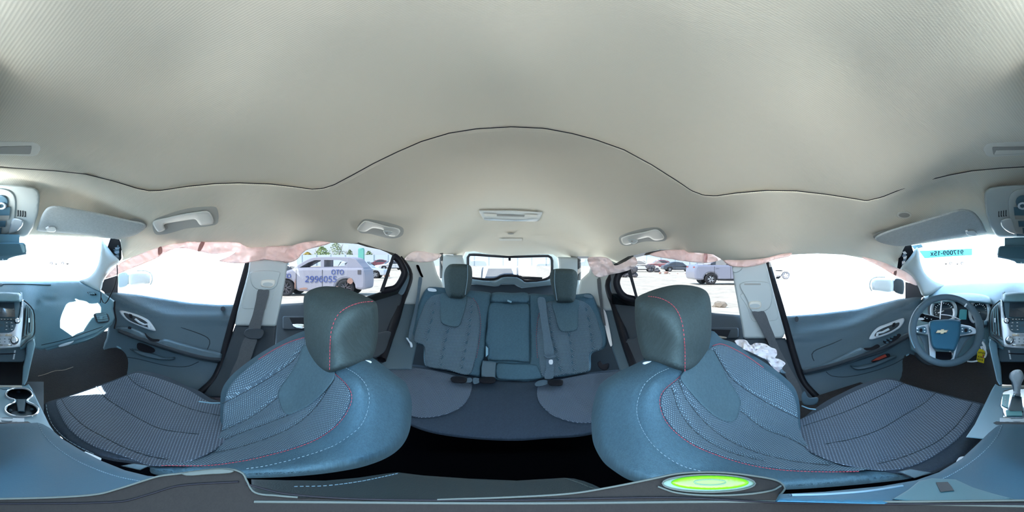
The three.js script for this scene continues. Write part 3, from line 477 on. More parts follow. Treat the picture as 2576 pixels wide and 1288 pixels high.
// ---------------------------------------------------------------- front seats
let cushionL;
{ // passenger seat
  const t = thing('car_seat', 'patterned front passenger seat with red-stitched headrest, left of the rear bench', 'car seat');
  const D = F([[765, 833, 2.55], [650, 894, 2.6], [556, 990, 2.55], [554, 1080, 2.42], [740, 1000, 2.42], [640, 1030, 2.48], [720, 1090, 2.22], [610, 1120, 2.22], [480, 1150, 2.12], [400, 1172, 2.05], [860, 990, 2.12], [830, 930, 2.25], [900, 960, 2.08], [925, 1010, 2.06], [1034, 1030, 2.25], [1000, 950, 2.3], [935, 905, 2.3], [1010, 1120, 2.08], [900, 1110, 1.96], [850, 1190, 1.86], [700, 1180, 1.9], [620, 1200, 1.86], [450, 1190, 2.0], [800, 1140, 1.98]]);
  const body = o(700, 862, 735, 844, 765, 832, 800, 825, 930, 895, 967, 921, 1000, 947, 1020, 962, 1030, 985, 1036, 1012, 1036, 1036, 1030, 1085, 1011, 1122, 976, 1150, 924, 1171, 872, 1183, 802, 1193, 714, 1200, 627, 1203, 560, 1204, 449, 1200, 380, 1190, 380, 1170, 401, 1168, 464, 1156, 506, 1137, 535, 1112, 553, 1082, 554, 1045, 555, 995, 562, 972, 580, 947, 608, 922, 648, 893);
  const seamR = o(839, 937, 862, 957, 879, 978, 885, 999, 879, 1024, 862, 1053, 833, 1082, 791, 1108, 736, 1129, 673, 1146, 615, 1159, 522, 1171, 400, 1171);
  const stitchL = o(870, 925, 900, 944, 921, 969, 929, 999, 925, 1032, 908, 1070, 875, 1099, 833, 1124, 757, 1150, 673, 1171, 620, 1179);
  const g1 = spline(o(762, 875, 740, 905, 715, 926, 673, 953, 615, 987, 558, 1016), false, 6), g2 = spline(o(699, 1000, 640, 1045, 600, 1066, 556, 1085), false, 6), g3 = spline(o(726, 1044, 670, 1066, 610, 1088, 550, 1112), false, 6), g4 = spline(o(838, 957, 791, 1028, 728, 1078, 632, 1116, 569, 1133, 489, 1147), false, 6);
  const bk = part(t, 'backrest', skin(body, { D, th: 0.22, roll: 0.13, rw: 30, L: 11, shape: both(groove([spline(stitchL, false, 6)], 5, 0.012), groove([g1, g2, g3, g4], 5, 0.018)) }), M.cloth);
  const meshO = o(765, 850, 732, 860, 690, 880, 650, 905, 612, 935, 585, 962, 570, 990, 562, 1030, 558, 1080, 540, 1112, 508, 1138, 466, 1157, 400, 1169, 470, 1172, 522, 1169, 615, 1156, 673, 1143, 736, 1126, 791, 1105, 833, 1079, 860, 1050, 876, 1022, 881, 999, 876, 978, 860, 958, 839, 938, 800, 900);
  const rib = groove([g1, g2, g3, g4], 5, 0.018);
  part(bk, 'patterned_panel', skin(meshO, { D, off: 0.012, th: 0.02, roll: 0.006, rw: 4, L: 9, shape: rib }), M.mesh, 'white-dotted fabric panel');
  for (const g of [g1, g2, g3, g4]) part(bk, 'rib_seam', tube(g, 0.0014, { D, off: 0.002, sm: false, step: 30 }), M.seam);
  part(bk, 'insert', skin(o(764, 868, 749, 906, 724, 948, 703, 978, 699, 994, 703, 1012, 709, 1030, 717, 1040, 726, 1043, 745, 1036, 778, 1020, 812, 990, 833, 965, 843, 946, 838, 925, 800, 880), { D, off: 0.026, th: 0.02, roll: 0.012, rw: 5, L: 9 }), M.insert, 'plain pointed panel');
  part(bk, 'red_stitching', stitches(seamR, D, { off: 0.012, r: 0.0012, len: 0.0055, gap: 0.003 }), M.red, 'red thread');
  part(bk, 'stitching', stitches(stitchL, D, { off: 0.004, len: 0.006, gap: 0.004, r: 0.0011 }), M.pale);
  part(bk, 'red_piping', tube(o(765, 849, 732, 859, 690, 879, 650, 904), 0.0014, { D, off: 0.013 }), M.red);
  part(bk, 'headrest_collar', skin(oval(918, 911, 17, 5), { D: 2.28, th: 0.05, roll: 0.01, rw: 3, L: 7 }), M.silver, 'pale post collar');
  // cushion
  const C = cushionL = F([[110, 1020, 2.72], [200, 986, 2.95], [340, 934, 3.2], [463, 969, 3.15], [555, 1015, 2.95], [553, 1060, 2.6], [300, 1040, 2.75], [420, 1090, 2.42], [380, 1172, 2.1], [217, 1140, 2.2], [128, 1074, 2.45], [500, 1120, 2.25], [170, 1050, 2.52], [260, 1110, 2.3]]);
  const h1 = spline(o(154, 1003, 171, 1031, 209, 1069, 257, 1097, 314, 1126, 371, 1146, 423, 1156), false, 6), h2 = spline(o(242, 972, 266, 1000, 309, 1029, 357, 1057, 400, 1077, 443, 1086, 500, 1092), false, 6), h3 = spline(o(320, 944, 343, 966, 400, 994, 457, 1020, 500, 1034, 556, 1046), false, 6); const cuRib = groove([h1, h2, h3], 5, 0.018);
  const cu = part(t, 'cushion', skin(o(106, 1024, 110, 1017, 123, 1010, 154, 1001, 200, 986, 246, 970, 286, 956, 323, 941, 341, 934, 360, 933, 386, 937, 423, 948, 463, 968, 502, 984, 530, 1002, 570, 1020, 580, 1100, 520, 1150, 401, 1180, 377, 1176, 328, 1166, 286, 1160, 246, 1150, 217, 1140, 183, 1123, 154, 1100, 128, 1074, 114, 1049), { D: C, th: 0.2, roll: 0.09, rw: 16, L: 11, shape: (x, y) => cuRib(x, y) }), M.clothDark);
  part(cu, 'patterned_panel', skin(o(141, 1010, 160, 1002, 200, 989, 246, 973, 286, 959, 323, 944, 343, 938, 360, 941, 400, 952, 468, 978, 520, 1008, 572, 1030, 572, 1100, 510, 1148, 420, 1172, 377, 1171, 337, 1157, 286, 1140, 243, 1126, 206, 1106, 171, 1077, 151, 1043), { D: C, off: 0.012, th: 0.02, roll: 0.01, rw: 5, L: 9, uvs: [1, 0.42], shape: groove([h1, h2, h3], 5, 0.018) }), M.meshDark, 'white-dotted fabric panel');
  for (const g of [h1, h2, h3]) part(cu, 'rib_seam', tube(g, 0.0016, { D: C, off: 0.002, sm: false, step: 30 }), M.seam);
  part(cu, 'stitching', stitches(o(116, 1018, 120, 1040, 133, 1070, 160, 1099, 195, 1122, 240, 1144), C, { off: -0.004, r: 0.0012, len: 0.02, gap: 0.003 }), M.pale);
  // headrest
  const R = F([[829, 936, 2.12], [831, 856, 2.1], [850, 791, 2.12], [875, 772, 2.15], [908, 760, 2.22], [944, 760, 2.3], [766, 743, 2.42], [800, 722, 2.5], [862, 724, 2.42], [920, 745, 2.36], [764, 830, 2.38], [787, 905, 2.32], [952, 806, 2.36], [942, 888, 2.34], [890, 860, 2.2], [795, 820, 2.24], [830, 752, 2.3]]);
  const hr = part(t, 'headrest', skin(o(765, 745, 778, 731, 803, 722, 825, 720, 862, 724, 904, 739, 942, 757, 949, 768, 952, 806, 950, 848, 943, 884, 934, 902, 900, 919, 850, 932, 829, 937, 808, 927, 787, 908, 772, 877, 765, 827, 764, 785), { D: R, th: 0.2, roll: 0.09, rw: 16, L: 8, shape: groove([spline(o(829, 936, 831, 856, 835, 823, 850, 791, 875, 772, 908, 760, 942, 757), false, 5)], 3, 0.008) }), M.headrest);
  part(hr, 'red_stitching', stitches(o(829, 930, 831, 856, 836, 822, 851, 791, 876, 772, 908, 761, 938, 758), R, { off: 0.002, r: 0.0014, len: 0.007, gap: 0.004 }), M.red, 'red thread');
  part(t, 'belt_anchor', skin(o(304, 1172, 337, 1166, 377, 1172, 352, 1183), { D: 2.0, th: 0.03, roll: 0.01, rw: 3, L: 8, sm: false }), M.plastic, 'blue plastic anchor cover');
  part(t, 'buckle_slot', tube(o(212, 1140, 232, 1148, 252, 1157), 0.006, { D: 2.06, sm: false }), M.silver);
  part(t, 'height_lever', tube(o(500, 1010, 530, 1014, 556, 1014), 0.003, { D: 2.85, sm: false }), M.silverDim);
}
{ // driver seat
  const t = thing('car_seat', 'patterned driver seat with red-stitched headrest and a white cloth over its shoulder', 'car seat');
  const D = F([[1791, 850, 2.55], [1880, 886, 2.62], [1997, 974, 2.58], [2013, 1060, 2.5], [1850, 1010, 2.42], [1930, 1030, 2.48], [1840, 1090, 2.24], [1960, 1120, 2.24], [2090, 1155, 2.14], [2200, 1180, 2.05], [1690, 990, 2.12], [1740, 935, 2.25], [1650, 960, 2.08], [1625, 1010, 2.06], [1490, 1040, 2.25], [1544, 945, 2.3], [1613, 908, 2.3], [1515, 1140, 2.08], [1620, 1110, 1.96], [1600, 1205, 1.86], [1750, 1190, 1.88], [1900, 1210, 1.86], [2100, 1205, 1.95], [1760, 1135, 1.98]]);
  const body = o(1625, 902, 1680, 870, 1790, 832, 1816, 852, 1846, 862, 1879, 885, 1921, 910, 1963, 940, 1997, 973, 2009, 1003, 2013, 1036, 2013, 1066, 2022, 1095, 2043, 1124, 2080, 1150, 2119, 1169, 2190, 1176, 2247, 1184, 2288, 1194, 2296, 1202, 2219, 1213, 2076, 1226, 1960, 1232, 1800, 1230, 1640, 1226, 1600, 1212, 1579, 1206, 1545, 1185, 1517, 1161, 1494, 1119, 1488, 1078, 1489, 1036, 1498, 994, 1510, 967, 1544, 942, 1586, 921);
  const seamR = o(1723, 936, 1699, 957, 1674, 978, 1661, 999, 1662, 1028, 1674, 1057, 1699, 1087, 1745, 1120, 1804, 1145, 1879, 1168, 1963, 1182, 2076, 1187, 2160, 1186);
  const stitchL = o(1682, 927, 1653, 940, 1623, 965, 1607, 999, 1602, 1036, 1613, 1074, 1640, 1116, 1678, 1150, 1720, 1173, 1770, 1187);
  const g1 = spline(o(1795, 880, 1837, 948, 1879, 982, 1942, 1020, 2009, 1053), false, 6), g2 = spline(o(1863, 1034, 1921, 1078, 1988, 1104, 2047, 1137), false, 6), g3 = spline(o(1707, 957, 1728, 1007, 1795, 1082, 1879, 1129, 1984, 1158, 2089, 1171), false, 6), g4 = spline(o(1690, 975, 1712, 1040, 1760, 1095, 1830, 1135, 1920, 1160), false, 6);
  const bk = part(t, 'backrest', skin(body, { D, th: 0.22, roll: 0.13, rw: 30, L: 11, shape: both(groove([spline(stitchL, false, 6)], 5, 0.012), groove([g1, g2, g3, g4], 5, 0.018)) }), M.cloth);
  const meshO = o(1791, 873, 1812, 867, 1837, 875, 1879, 898, 1921, 927, 1963, 957, 1994, 990, 2006, 1030, 2008, 1066, 2018, 1098, 2040, 1127, 2080, 1152, 2119, 1172, 2190, 1178, 2160, 1184, 2076, 1184, 1963, 1179, 1879, 1165, 1804, 1142, 1745, 1117, 1701, 1085, 1677, 1056, 1665, 1028, 1664, 999, 1677, 979, 1701, 958, 1723, 938, 1760, 905);
  part(bk, 'patterned_panel', skin(meshO, { D, off: 0.012, th: 0.02, roll: 0.006, rw: 4, L: 9, shape: groove([g1, g2, g3, g4], 5, 0.018) }), M.mesh, 'white-dotted fabric panel');
  for (const g of [g1, g2, g3, g4]) part(bk, 'rib_seam', tube(g, 0.0014, { D, off: 0.002, sm: false, step: 30 }), M.seam);
  part(bk, 'insert', skin(o(1715, 940, 1711, 952, 1732, 982, 1762, 1015, 1795, 1045, 1821, 1059, 1841, 1062, 1853, 1053, 1860, 1032, 1863, 1007, 1850, 982, 1829, 948, 1808, 906, 1788, 878, 1750, 900), { D, off: 0.026, th: 0.02, roll: 0.012, rw: 5, L: 9 }), M.insert, 'plain pointed panel');
  part(bk, 'red_stitching', stitches(seamR, D, { off: 0.012, r: 0.0012, len: 0.0055, gap: 0.003 }), M.red, 'red thread');
  part(bk, 'stitching', stitches(stitchL, D, { off: 0.004, len: 0.006, gap: 0.004, r: 0.0011 }), M.pale);
  part(bk, 'red_piping', tube(o(1793, 870, 1812, 865, 1837, 873, 1879, 896, 1921, 925), 0.0014, { D, off: 0.013 }), M.red);
  part(bk, 'headrest_collar', skin(oval(1636, 914, 20, 6), { D: 2.28, th: 0.05, roll: 0.01, rw: 3, L: 7 }), M.silver, 'pale post collar');
  const C = (x, y) => Cb(2600 - x, y - 8), Cb = F([[110, 1020, 2.72], [200, 986, 2.95], [340, 934, 3.2], [463, 969, 3.15], [555, 1015, 2.95], [553, 1060, 2.6], [300, 1040, 2.75], [420, 1090, 2.42], [380, 1172, 2.1], [217, 1140, 2.2], [128, 1074, 2.45], [500, 1120, 2.25], [170, 1050, 2.52], [260, 1110, 2.3]]);
  const h1 = spline(o(2273, 964, 2233, 986, 2176, 1014, 2120, 1038, 2020, 1072), false, 6), h2 = spline(o(2355, 987, 2325, 1014, 2276, 1043, 2213, 1080, 2147, 1103, 2076, 1117), false, 6), h3 = spline(o(2446, 1014, 2427, 1043, 2396, 1080, 2347, 1117, 2276, 1148, 2205, 1168), false, 6); const cuRib = groove([h1, h2, h3], 5, 0.018);
  const cu = part(t, 'cushion', skin(o(1990, 1060, 2016, 1054, 2047, 1030, 2080, 1008, 2113, 991, 2162, 968, 2205, 954, 2236, 951, 2254, 953, 2274, 963, 2319, 977, 2362, 988, 2419, 1003, 2456, 1011, 2487, 1020, 2498, 1027, 2499, 1036, 2491, 1080, 2478, 1100, 2459, 1120, 2419, 1156, 2379, 1178, 2344, 1192, 2280, 1200, 2200, 1190, 2080, 1165, 2000, 1120), { D: C, th: 0.2, roll: 0.09, rw: 16, L: 11, shape: (x, y) => cuRib(x, y) }), M.clothDark);
  part(cu, 'patterned_panel', skin(o(2000, 1066, 2047, 1040, 2076, 1025, 2133, 993, 2190, 968, 2224, 956, 2245, 956, 2273, 964, 2319, 979, 2362, 991, 2419, 1006, 2456, 1015, 2466, 1019, 2464, 1026, 2456, 1044, 2433, 1080, 2404, 1109, 2362, 1140, 2319, 1163, 2287, 1175, 2245, 1183, 2190, 1182, 2090, 1160, 2010, 1115), { D: C, off: 0.012, th: 0.02, roll: 0.01, rw: 5, L: 9, uvs: [1, 0.42], shape: groove([h1, h2, h3], 5, 0.018) }), M.meshDark, 'white-dotted fabric panel');
  for (const g of [h1, h2, h3]) part(cu, 'rib_seam', tube(g, 0.0016, { D: C, off: 0.002, sm: false, step: 30 }), M.seam);
  part(cu, 'stitching', stitches(o(2488, 1028, 2483, 1050, 2466, 1085, 2440, 1115, 2405, 1143, 2360, 1168), C, { off: -0.004, r: 0.0012, len: 0.02, gap: 0.003 }), M.pale);
  const R0 = F([[829, 936, 2.12], [831, 856, 2.1], [850, 791, 2.12], [875, 772, 2.15], [908, 760, 2.22], [944, 760, 2.3], [766, 743, 2.42], [800, 722, 2.5], [862, 724, 2.42], [920, 745, 2.36], [764, 830, 2.38], [787, 905, 2.32], [952, 806, 2.36], [942, 888, 2.34], [890, 860, 2.2], [795, 820, 2.24], [830, 752, 2.3]]);
  const R = (x, y) => R0(2552 - x, y);
  const sm = o(1723, 934, 1723, 881, 1720, 839, 1714, 806, 1701, 778, 1682, 760, 1657, 749, 1628, 745, 1603, 750);
  const hr = part(t, 'headrest', skin(o(1600, 750, 1628, 735, 1661, 724, 1695, 717, 1728, 717, 1762, 724, 1779, 735, 1787, 756, 1790, 797, 1789, 839, 1786, 864, 1778, 890, 1762, 915, 1741, 929, 1723, 934, 1695, 927, 1649, 913, 1621, 902, 1610, 877, 1601, 835, 1597, 797, 1597, 768), { D: R, th: 0.2, roll: 0.09, rw: 16, L: 8, shape: groove([spline(sm, false, 5)], 3, 0.008) }), M.headrest);
  part(hr, 'red_stitching', stitches(sm.slice(0, -1), R, { off: 0.002, r: 0.0014, len: 0.007, gap: 0.004 }), M.red, 'red thread');
  part(t, 'belt_anchor', skin(o(2259, 1187, 2290, 1180, 2344, 1189, 2300, 1203), { D: 2.0, th: 0.03, roll: 0.01, rw: 3, L: 8, sm: false }), M.plastic, 'blue plastic anchor cover');
  part(t, 'buckle_slot', skin(o(2404, 1165, 2414, 1150, 2430, 1149, 2420, 1158, 2408, 1168), { D: 2.0, th: 0.03, L: 7 }), M.silver);
  part(t, 'height_lever', tube(o(2017, 1021, 2035, 1028, 2052, 1030), 0.003, { D: 2.8, sm: false }), M.silverDim);
}

// ---------------------------------------------------------------- rear bench
{
  const t = thing('rear_bench', 'dark three-place rear bench with dotted backrests and a plain middle', 'car seat');
  const B = F([[1042, 864, 4.75], [1074, 725, 5.05], [1119, 725, 5.0], [1206, 760, 4.9], [1206, 948, 4.62], [1072, 921, 4.68], [1125, 840, 4.8], [1288, 741, 4.98], [1288, 956, 4.58], [1288, 850, 4.78], [1372, 741, 4.98], [1500, 745, 5.05], [1527, 859, 4.75], [1484, 931, 4.68], [1370, 951, 4.6], [1440, 840, 4.8]]);
  const left = o(1074, 726, 1080, 722, 1119, 724, 1180, 730, 1233, 736, 1237, 741, 1234, 765, 1224, 829, 1222, 864, 1218, 903, 1211, 920, 1207, 949, 1179, 944, 1124, 932, 1072, 922, 1066, 904, 1064, 871, 1042, 864, 1031, 856, 1032, 834, 1040, 807, 1054, 762, 1066, 735);
  const l = part(t, 'backrest', skin(left, { D: B, th: 0.2, roll: 0.05, rw: 8, L: 9 }), M.cloth, 'left backrest');
  part(l, 'patterned_panel', skin(o(1042, 858, 1044, 834, 1057, 794, 1072, 760, 1087, 745, 1110, 740, 1140, 742, 1174, 746, 1190, 752, 1200, 768, 1207, 804, 1205, 849, 1196, 903, 1180, 942, 1124, 930, 1072, 920, 1068, 899, 1066, 870), { D: B, off: 0.02, th: 0.03, roll: 0.012, rw: 4, L: 8, shape: groove([o(1094, 766, 1086, 805, 1073, 855), o(1128, 826, 1118, 870, 1109, 918), o(1188, 762, 1179, 839, 1161, 928)], 3, 0.03) }), M.mesh, 'white-dotted fabric panel');
  part(l, 'insert', skin(o(1110, 738, 1140, 741, 1174, 745, 1172, 772, 1164, 799, 1157, 818, 1149, 823, 1129, 821, 1112, 814, 1107, 799, 1107, 767), { D: B, off: 0.05, th: 0.03, roll: 0.02, rw: 4, L: 8 }), M.insert);
  part(l, 'red_stitching', stitches(o(1190, 750, 1202, 768, 1209, 804, 1207, 849, 1198, 903), B, { off: 0.012, len: 0.009, gap: 0.006, r: 0.0016 }), M.red);
  const right = o(1330, 740, 1372, 741, 1447, 741, 1475, 738, 1486, 739, 1494, 748, 1509, 787, 1524, 829, 1527, 859, 1524, 872, 1514, 880, 1494, 886, 1487, 894, 1485, 931, 1472, 938, 1400, 951, 1366, 953, 1330, 957, 1330, 912, 1333, 903, 1330, 761);
  const r = part(t, 'backrest', skin(right, { D: B, th: 0.2, roll: 0.05, rw: 8, L: 9 }), M.cloth, 'right backrest');
  part(r, 'patterned_panel', skin(o(1373, 762, 1390, 757, 1455, 755, 1472, 761, 1487, 774, 1504, 809, 1515, 854, 1512, 878, 1483, 888, 1483, 928, 1472, 936, 1420, 942, 1368, 948, 1356, 904, 1351, 842, 1358, 789), { D: B, off: 0.02, th: 0.03, roll: 0.012, rw: 4, L: 8, shape: groove([o(1472, 768, 1482, 810, 1491, 880), o(1430, 836, 1438, 885, 1442, 935), o(1380, 770, 1388, 850, 1410, 935)], 3, 0.03) }), M.mesh, 'white-dotted fabric panel');
  part(r, 'insert', skin(o(1390, 758, 1455, 754, 1455, 784, 1453, 826, 1445, 833, 1417, 835, 1407, 830, 1397, 799), { D: B, off: 0.05, th: 0.03, roll: 0.02, rw: 4, L: 8 }), M.insert);
  part(r, 'red_stitching', stitches(o(1371, 764, 1356, 790, 1349, 842, 1352, 900), B, { off: 0.012, len: 0.009, gap: 0.006, r: 0.0016 }), M.red);
  const c = part(t, 'middle_backrest', skin(o(1237, 738, 1288, 737, 1330, 740, 1335, 800, 1338, 900, 1336, 958, 1290, 958, 1246, 955, 1226, 905, 1220, 864, 1226, 829, 1233, 770), { D: B, off: -0.02, th: 0.15, roll: 0.04, rw: 7, L: 9 }), M.cloth);
  part(c, 'top_pad', skin(o(1237, 741, 1242, 737, 1288, 738, 1330, 740, 1330, 761, 1288, 761, 1235, 759), { D: B, off: 0.05, th: 0.06, roll: 0.04, rw: 7, L: 7 }), M.cloth);
  part(c, 'fold_down_armrest', skin(o(1234, 762, 1288, 763, 1330, 764, 1332, 830, 1333, 903, 1331, 912, 1288, 909, 1231, 906, 1228, 891, 1227, 873, 1221, 860, 1225, 829), { D: B, off: 0.03, th: 0.08, roll: 0.05, rw: 7, L: 8 }), M.cloth);
  part(c, 'pull_loop', skin(o(1277, 754, 1288, 758, 1286, 762, 1276, 758), { D: B, off: 0.08, th: 0.02, L: 6, sm: false }), M.silverDim, 'small grey loop');
  part(c, 'lower_pad', skin(o(1249, 914, 1288, 914, 1333, 915, 1352, 919, 1360, 935, 1365, 951, 1323, 957, 1273, 956, 1249, 951), { D: B, off: 0.02, th: 0.06, roll: 0.04, rw: 6, L: 8 }), M.cloth);
  part(c, 'hinge_cover', skin(o(1214, 907, 1230, 908, 1248, 911, 1247, 930, 1246, 953, 1228, 952, 1211, 947, 1211, 925), { D: B, off: 0.06, th: 0.06, roll: 0.02, rw: 4, L: 7, sm: false }), M.plastic, 'blue-grey plastic cover');
  part(c, 'latch_gap', skin(o(1222, 870, 1228, 876, 1228, 892, 1222, 898), { D: B, off: 0.07, th: 0.02, L: 6, sm: false }), M.silverDim);
  // head restraints
  for (const [pts, label] of [[o(1117, 693, 1119, 681, 1124, 672, 1133, 665, 1155, 664, 1179, 666, 1186, 673, 1188, 696, 1186, 715, 1182, 729, 1171, 745, 1163, 751, 1145, 750, 1130, 748, 1121, 733, 1118, 712), 'left headrest'], [o(1383, 693, 1385, 684, 1389, 679, 1400, 676, 1420, 676, 1442, 678, 1451, 686, 1453, 705, 1450, 730, 1447, 752, 1441, 760, 1420, 761, 1401, 760, 1394, 745, 1386, 715), 'right headrest']]) {
    const cx = pts.reduce((a, p) => a + p[0], 0) / pts.length, h = part(t, 'headrest', skin(pts, { D: (x, y) => 4.7 + ((x - cx) / 36) ** 2 * 0.05, th: 0.22, roll: 0.1, rw: 12, L: 6 }), M.headrest, label);
    const s = label[0] === 'l' ? 1 : -1;
    part(h, 'seam', tube(s > 0 ? o(1176, 667, 1176, 700, 1170, 742) : o(1396, 678, 1395, 710, 1401, 756), 0.003, { D: 4.72 }), M.pale);
    part(h, 'post', bar(P(cx - 14, 742, 4.88), P(cx - 14, 765, 4.98), 0.02, 8), M.chrome); part(h, 'post', bar(P(cx + 14, 742, 4.88), P(cx + 14, 765, 4.98), 0.02, 8), M.chrome);
  }
  // bench cushion
  const Q = F([[950, 920, 4.55], [1050, 925, 4.65], [1206, 949, 4.62], [1288, 958, 4.58], [1400, 953, 4.6], [1500, 940, 4.65], [1600, 930, 4.55], [1046, 1050, 4.02], [1288, 1040, 4.12], [1490, 1050, 4.02], [1046, 1075, 3.95], [1288, 1110, 3.92], [1485, 1095, 3.94], [980, 990, 4.2], [1560, 990, 4.2]]);
  const cu = part(t, 'cushion', skin(o(930, 925, 1000, 916, 1050, 918, 1075, 922, 1124, 932, 1206, 948, 1273, 956, 1330, 957, 1400, 951, 1475, 938, 1510, 934, 1560, 930, 1620, 930, 1600, 1000, 1560, 1060, 1485, 1094, 1370, 1104, 1300, 1109, 1200, 1105, 1099, 1092, 1040, 1074, 980, 1040, 940, 980), { D: Q, th: 0.12, roll: 0.06, rw: 12, L: 13 }), M.clothDark);
  part(cu, 'patterned_panel', skin(o(945, 930, 1000, 921, 1050, 926, 1100, 934, 1150, 947, 1180, 958, 1187, 968, 1184, 988, 1179, 1000, 1165, 1020, 1134, 1038, 1085, 1050, 1039, 1048, 980, 1020, 950, 980), { D: Q, off: 0.02, th: 0.03, roll: 0.01, rw: 4, L: 10, shape: groove([o(1000, 945, 1060, 990, 1075, 1040), o(1040, 930, 1100, 960, 1130, 1030)], 4, 0.02) }), M.meshDark, 'left dotted panel');
  part(cu, 'patterned_panel', skin(o(1352, 975, 1360, 962, 1400, 956, 1475, 942, 1530, 937, 1600, 935, 1590, 1000, 1550, 1050, 1485, 1064, 1440, 1062, 1391, 1045, 1363, 1021, 1352, 1000), { D: Q, off: 0.02, th: 0.03, roll: 0.01, rw: 4, L: 10, shape: groove([o(1420, 955, 1440, 1000, 1500, 1050), o(1500, 945, 1520, 1000)], 4, 0.02) }), M.meshDark, 'right dotted panel');
  for (const [pts, m, label] of [[o(1134, 950, 1150, 946, 1174, 950, 1172, 962, 1150, 963, 1136, 960), M.rubber, 'black buckle'], [o(1206, 951, 1225, 948, 1246, 950, 1244, 963, 1225, 965, 1207, 962), M.rubber, 'black buckle'], [o(1378, 957, 1398, 954, 1416, 957, 1414, 969, 1396, 970, 1380, 968), M.rubber, 'black buckle']]) part(t, 'buckle', skin(pts, { D: Q, off: 0.1, th: 0.08, roll: 0.02, rw: 3, L: 6 }), m, label);
  for (const pts of [o(1170, 954, 1184, 950, 1188, 956, 1184, 962, 1170, 960), o(1190, 952, 1196, 950, 1208, 954, 1206, 962, 1192, 966), o(1345, 966, 1356, 957, 1378, 957, 1376, 966, 1350, 972)]) part(t, 'buckle_strap', skin(pts, { D: Q, off: 0.08, th: 0.02, L: 5 }), M.beltBlue);
  for (const [x, y, n] of [[1085, 728, -1], [1478, 744, 1]]) part(t, 'release_lever', skin(o(x - 9, y - 3, x + 11, y - 1, x + 13, y + 5, x - 7, y + 4), { D: B, off: 0.06, th: 0.03, roll: 0.01, rw: 2, L: 6 }), n < 0 ? M.silver : M.plastic);  // left lever is silver, its sunlight put into the colour
}

// ---------------------------------------------------------------- belts
function belt(label, strips, extras = [], mat = M.belt) { const t = thing('seat_belt', label, 'seat belt'); for (const [pts, D, off] of strips) part(t, 'webbing', skin(pts, { D, off, th: 0.006, L: 10 }), mat); for (const [n, pts, D, off, th, m, l] of extras) part(t, n, skin(pts, { D, off, th, roll: 0.008, rw: 3, L: 6 }), m, l); return t; }
belt('dark grey seat belt with black tongue hanging on the passenger door pillar', [[o(650, 728, 664, 730, 677, 730, 668, 770, 660, 800, 653, 832, 639, 830, 625, 828, 636, 790, 644, 755), bL, 0.035], [o(618, 848, 646, 852, 640, 875, 634, 895, 620, 925, 604, 950, 570, 980, 580, 940, 598, 900, 606, 872), bL, 0.05]],
  [['tongue', o(619, 829, 640, 826, 662, 830, 663, 841, 655, 852, 640, 853, 624, 851, 614, 843), bL, 0.07, 0.04, M.plasticDeep, 'black plastic tongue']]);
belt('dark seat belt running down the driver door pillar to the floor', [[o(1892, 784, 1908, 784, 1922, 783, 1936, 815, 1952, 862, 1935, 866, 1926, 850, 1908, 815), bR, 0.035], [o(1930, 850, 1950, 855, 1962, 880, 1990, 930, 2012, 970, 2024, 1010, 2014, 1010, 1995, 980, 1976, 945, 1950, 900), bR, 0.06]],
  [['anchor', o(2016, 992, 2024, 984, 2034, 1000, 2058, 1000, 2056, 1014, 2040, 1020, 2020, 1016), 3.3, 0, 0.05, M.plastic, 'grey floor anchor']]);
belt('thin grey belt hanging on the left rear side pillar', [[o(1054, 697, 1062, 697, 1058, 730, 1051, 775, 1040, 830, 1030, 860, 1028, 840, 1040, 790, 1049, 740), cL, 0.08]], [['tongue', o(1021, 850, 1026, 850, 1030, 858, 1036, 862, 1038, 873, 1033, 874, 1030, 864), 4.6, 0, 0.03, M.silver, 'pale metal tongue']], M.beltBlue);
belt('dark belt hanging on the right rear side pillar below the airbag', [[o(1502, 702, 1510, 698, 1514, 740, 1519, 790, 1524, 820, 1517, 812, 1510, 770), cR, 0.07]], [['tongue', o(1503, 912, 1512, 908, 1516, 916, 1532, 914, 1530, 928, 1518, 932, 1506, 924), 4.5, 0, 0.03, M.rubber, 'black tongue']]);
belt('blue-grey middle belt lying down the right rear backrest', [[o(1353, 750, 1370, 750, 1376, 790, 1384, 840, 1393, 894, 1373, 896, 1366, 845, 1358, 790), (x, y) => 4.66 + (900 - y) * 0.0012, 0.02], [o(1375, 903, 1394, 903, 1393, 925, 1391, 951, 1370, 952, 1374, 925), 4.55, 0.0]],
  [['tongue', o(1368, 893, 1380, 898, 1398, 892, 1396, 898, 1386, 902, 1374, 902), 4.55, 0.03, 0.03, M.beltBlue], ['metal_tip', o(1381, 906, 1390, 905, 1390, 916, 1382, 916), 4.53, 0.03, 0.02, M.silver, 'shiny metal tip']], M.beltBlue);

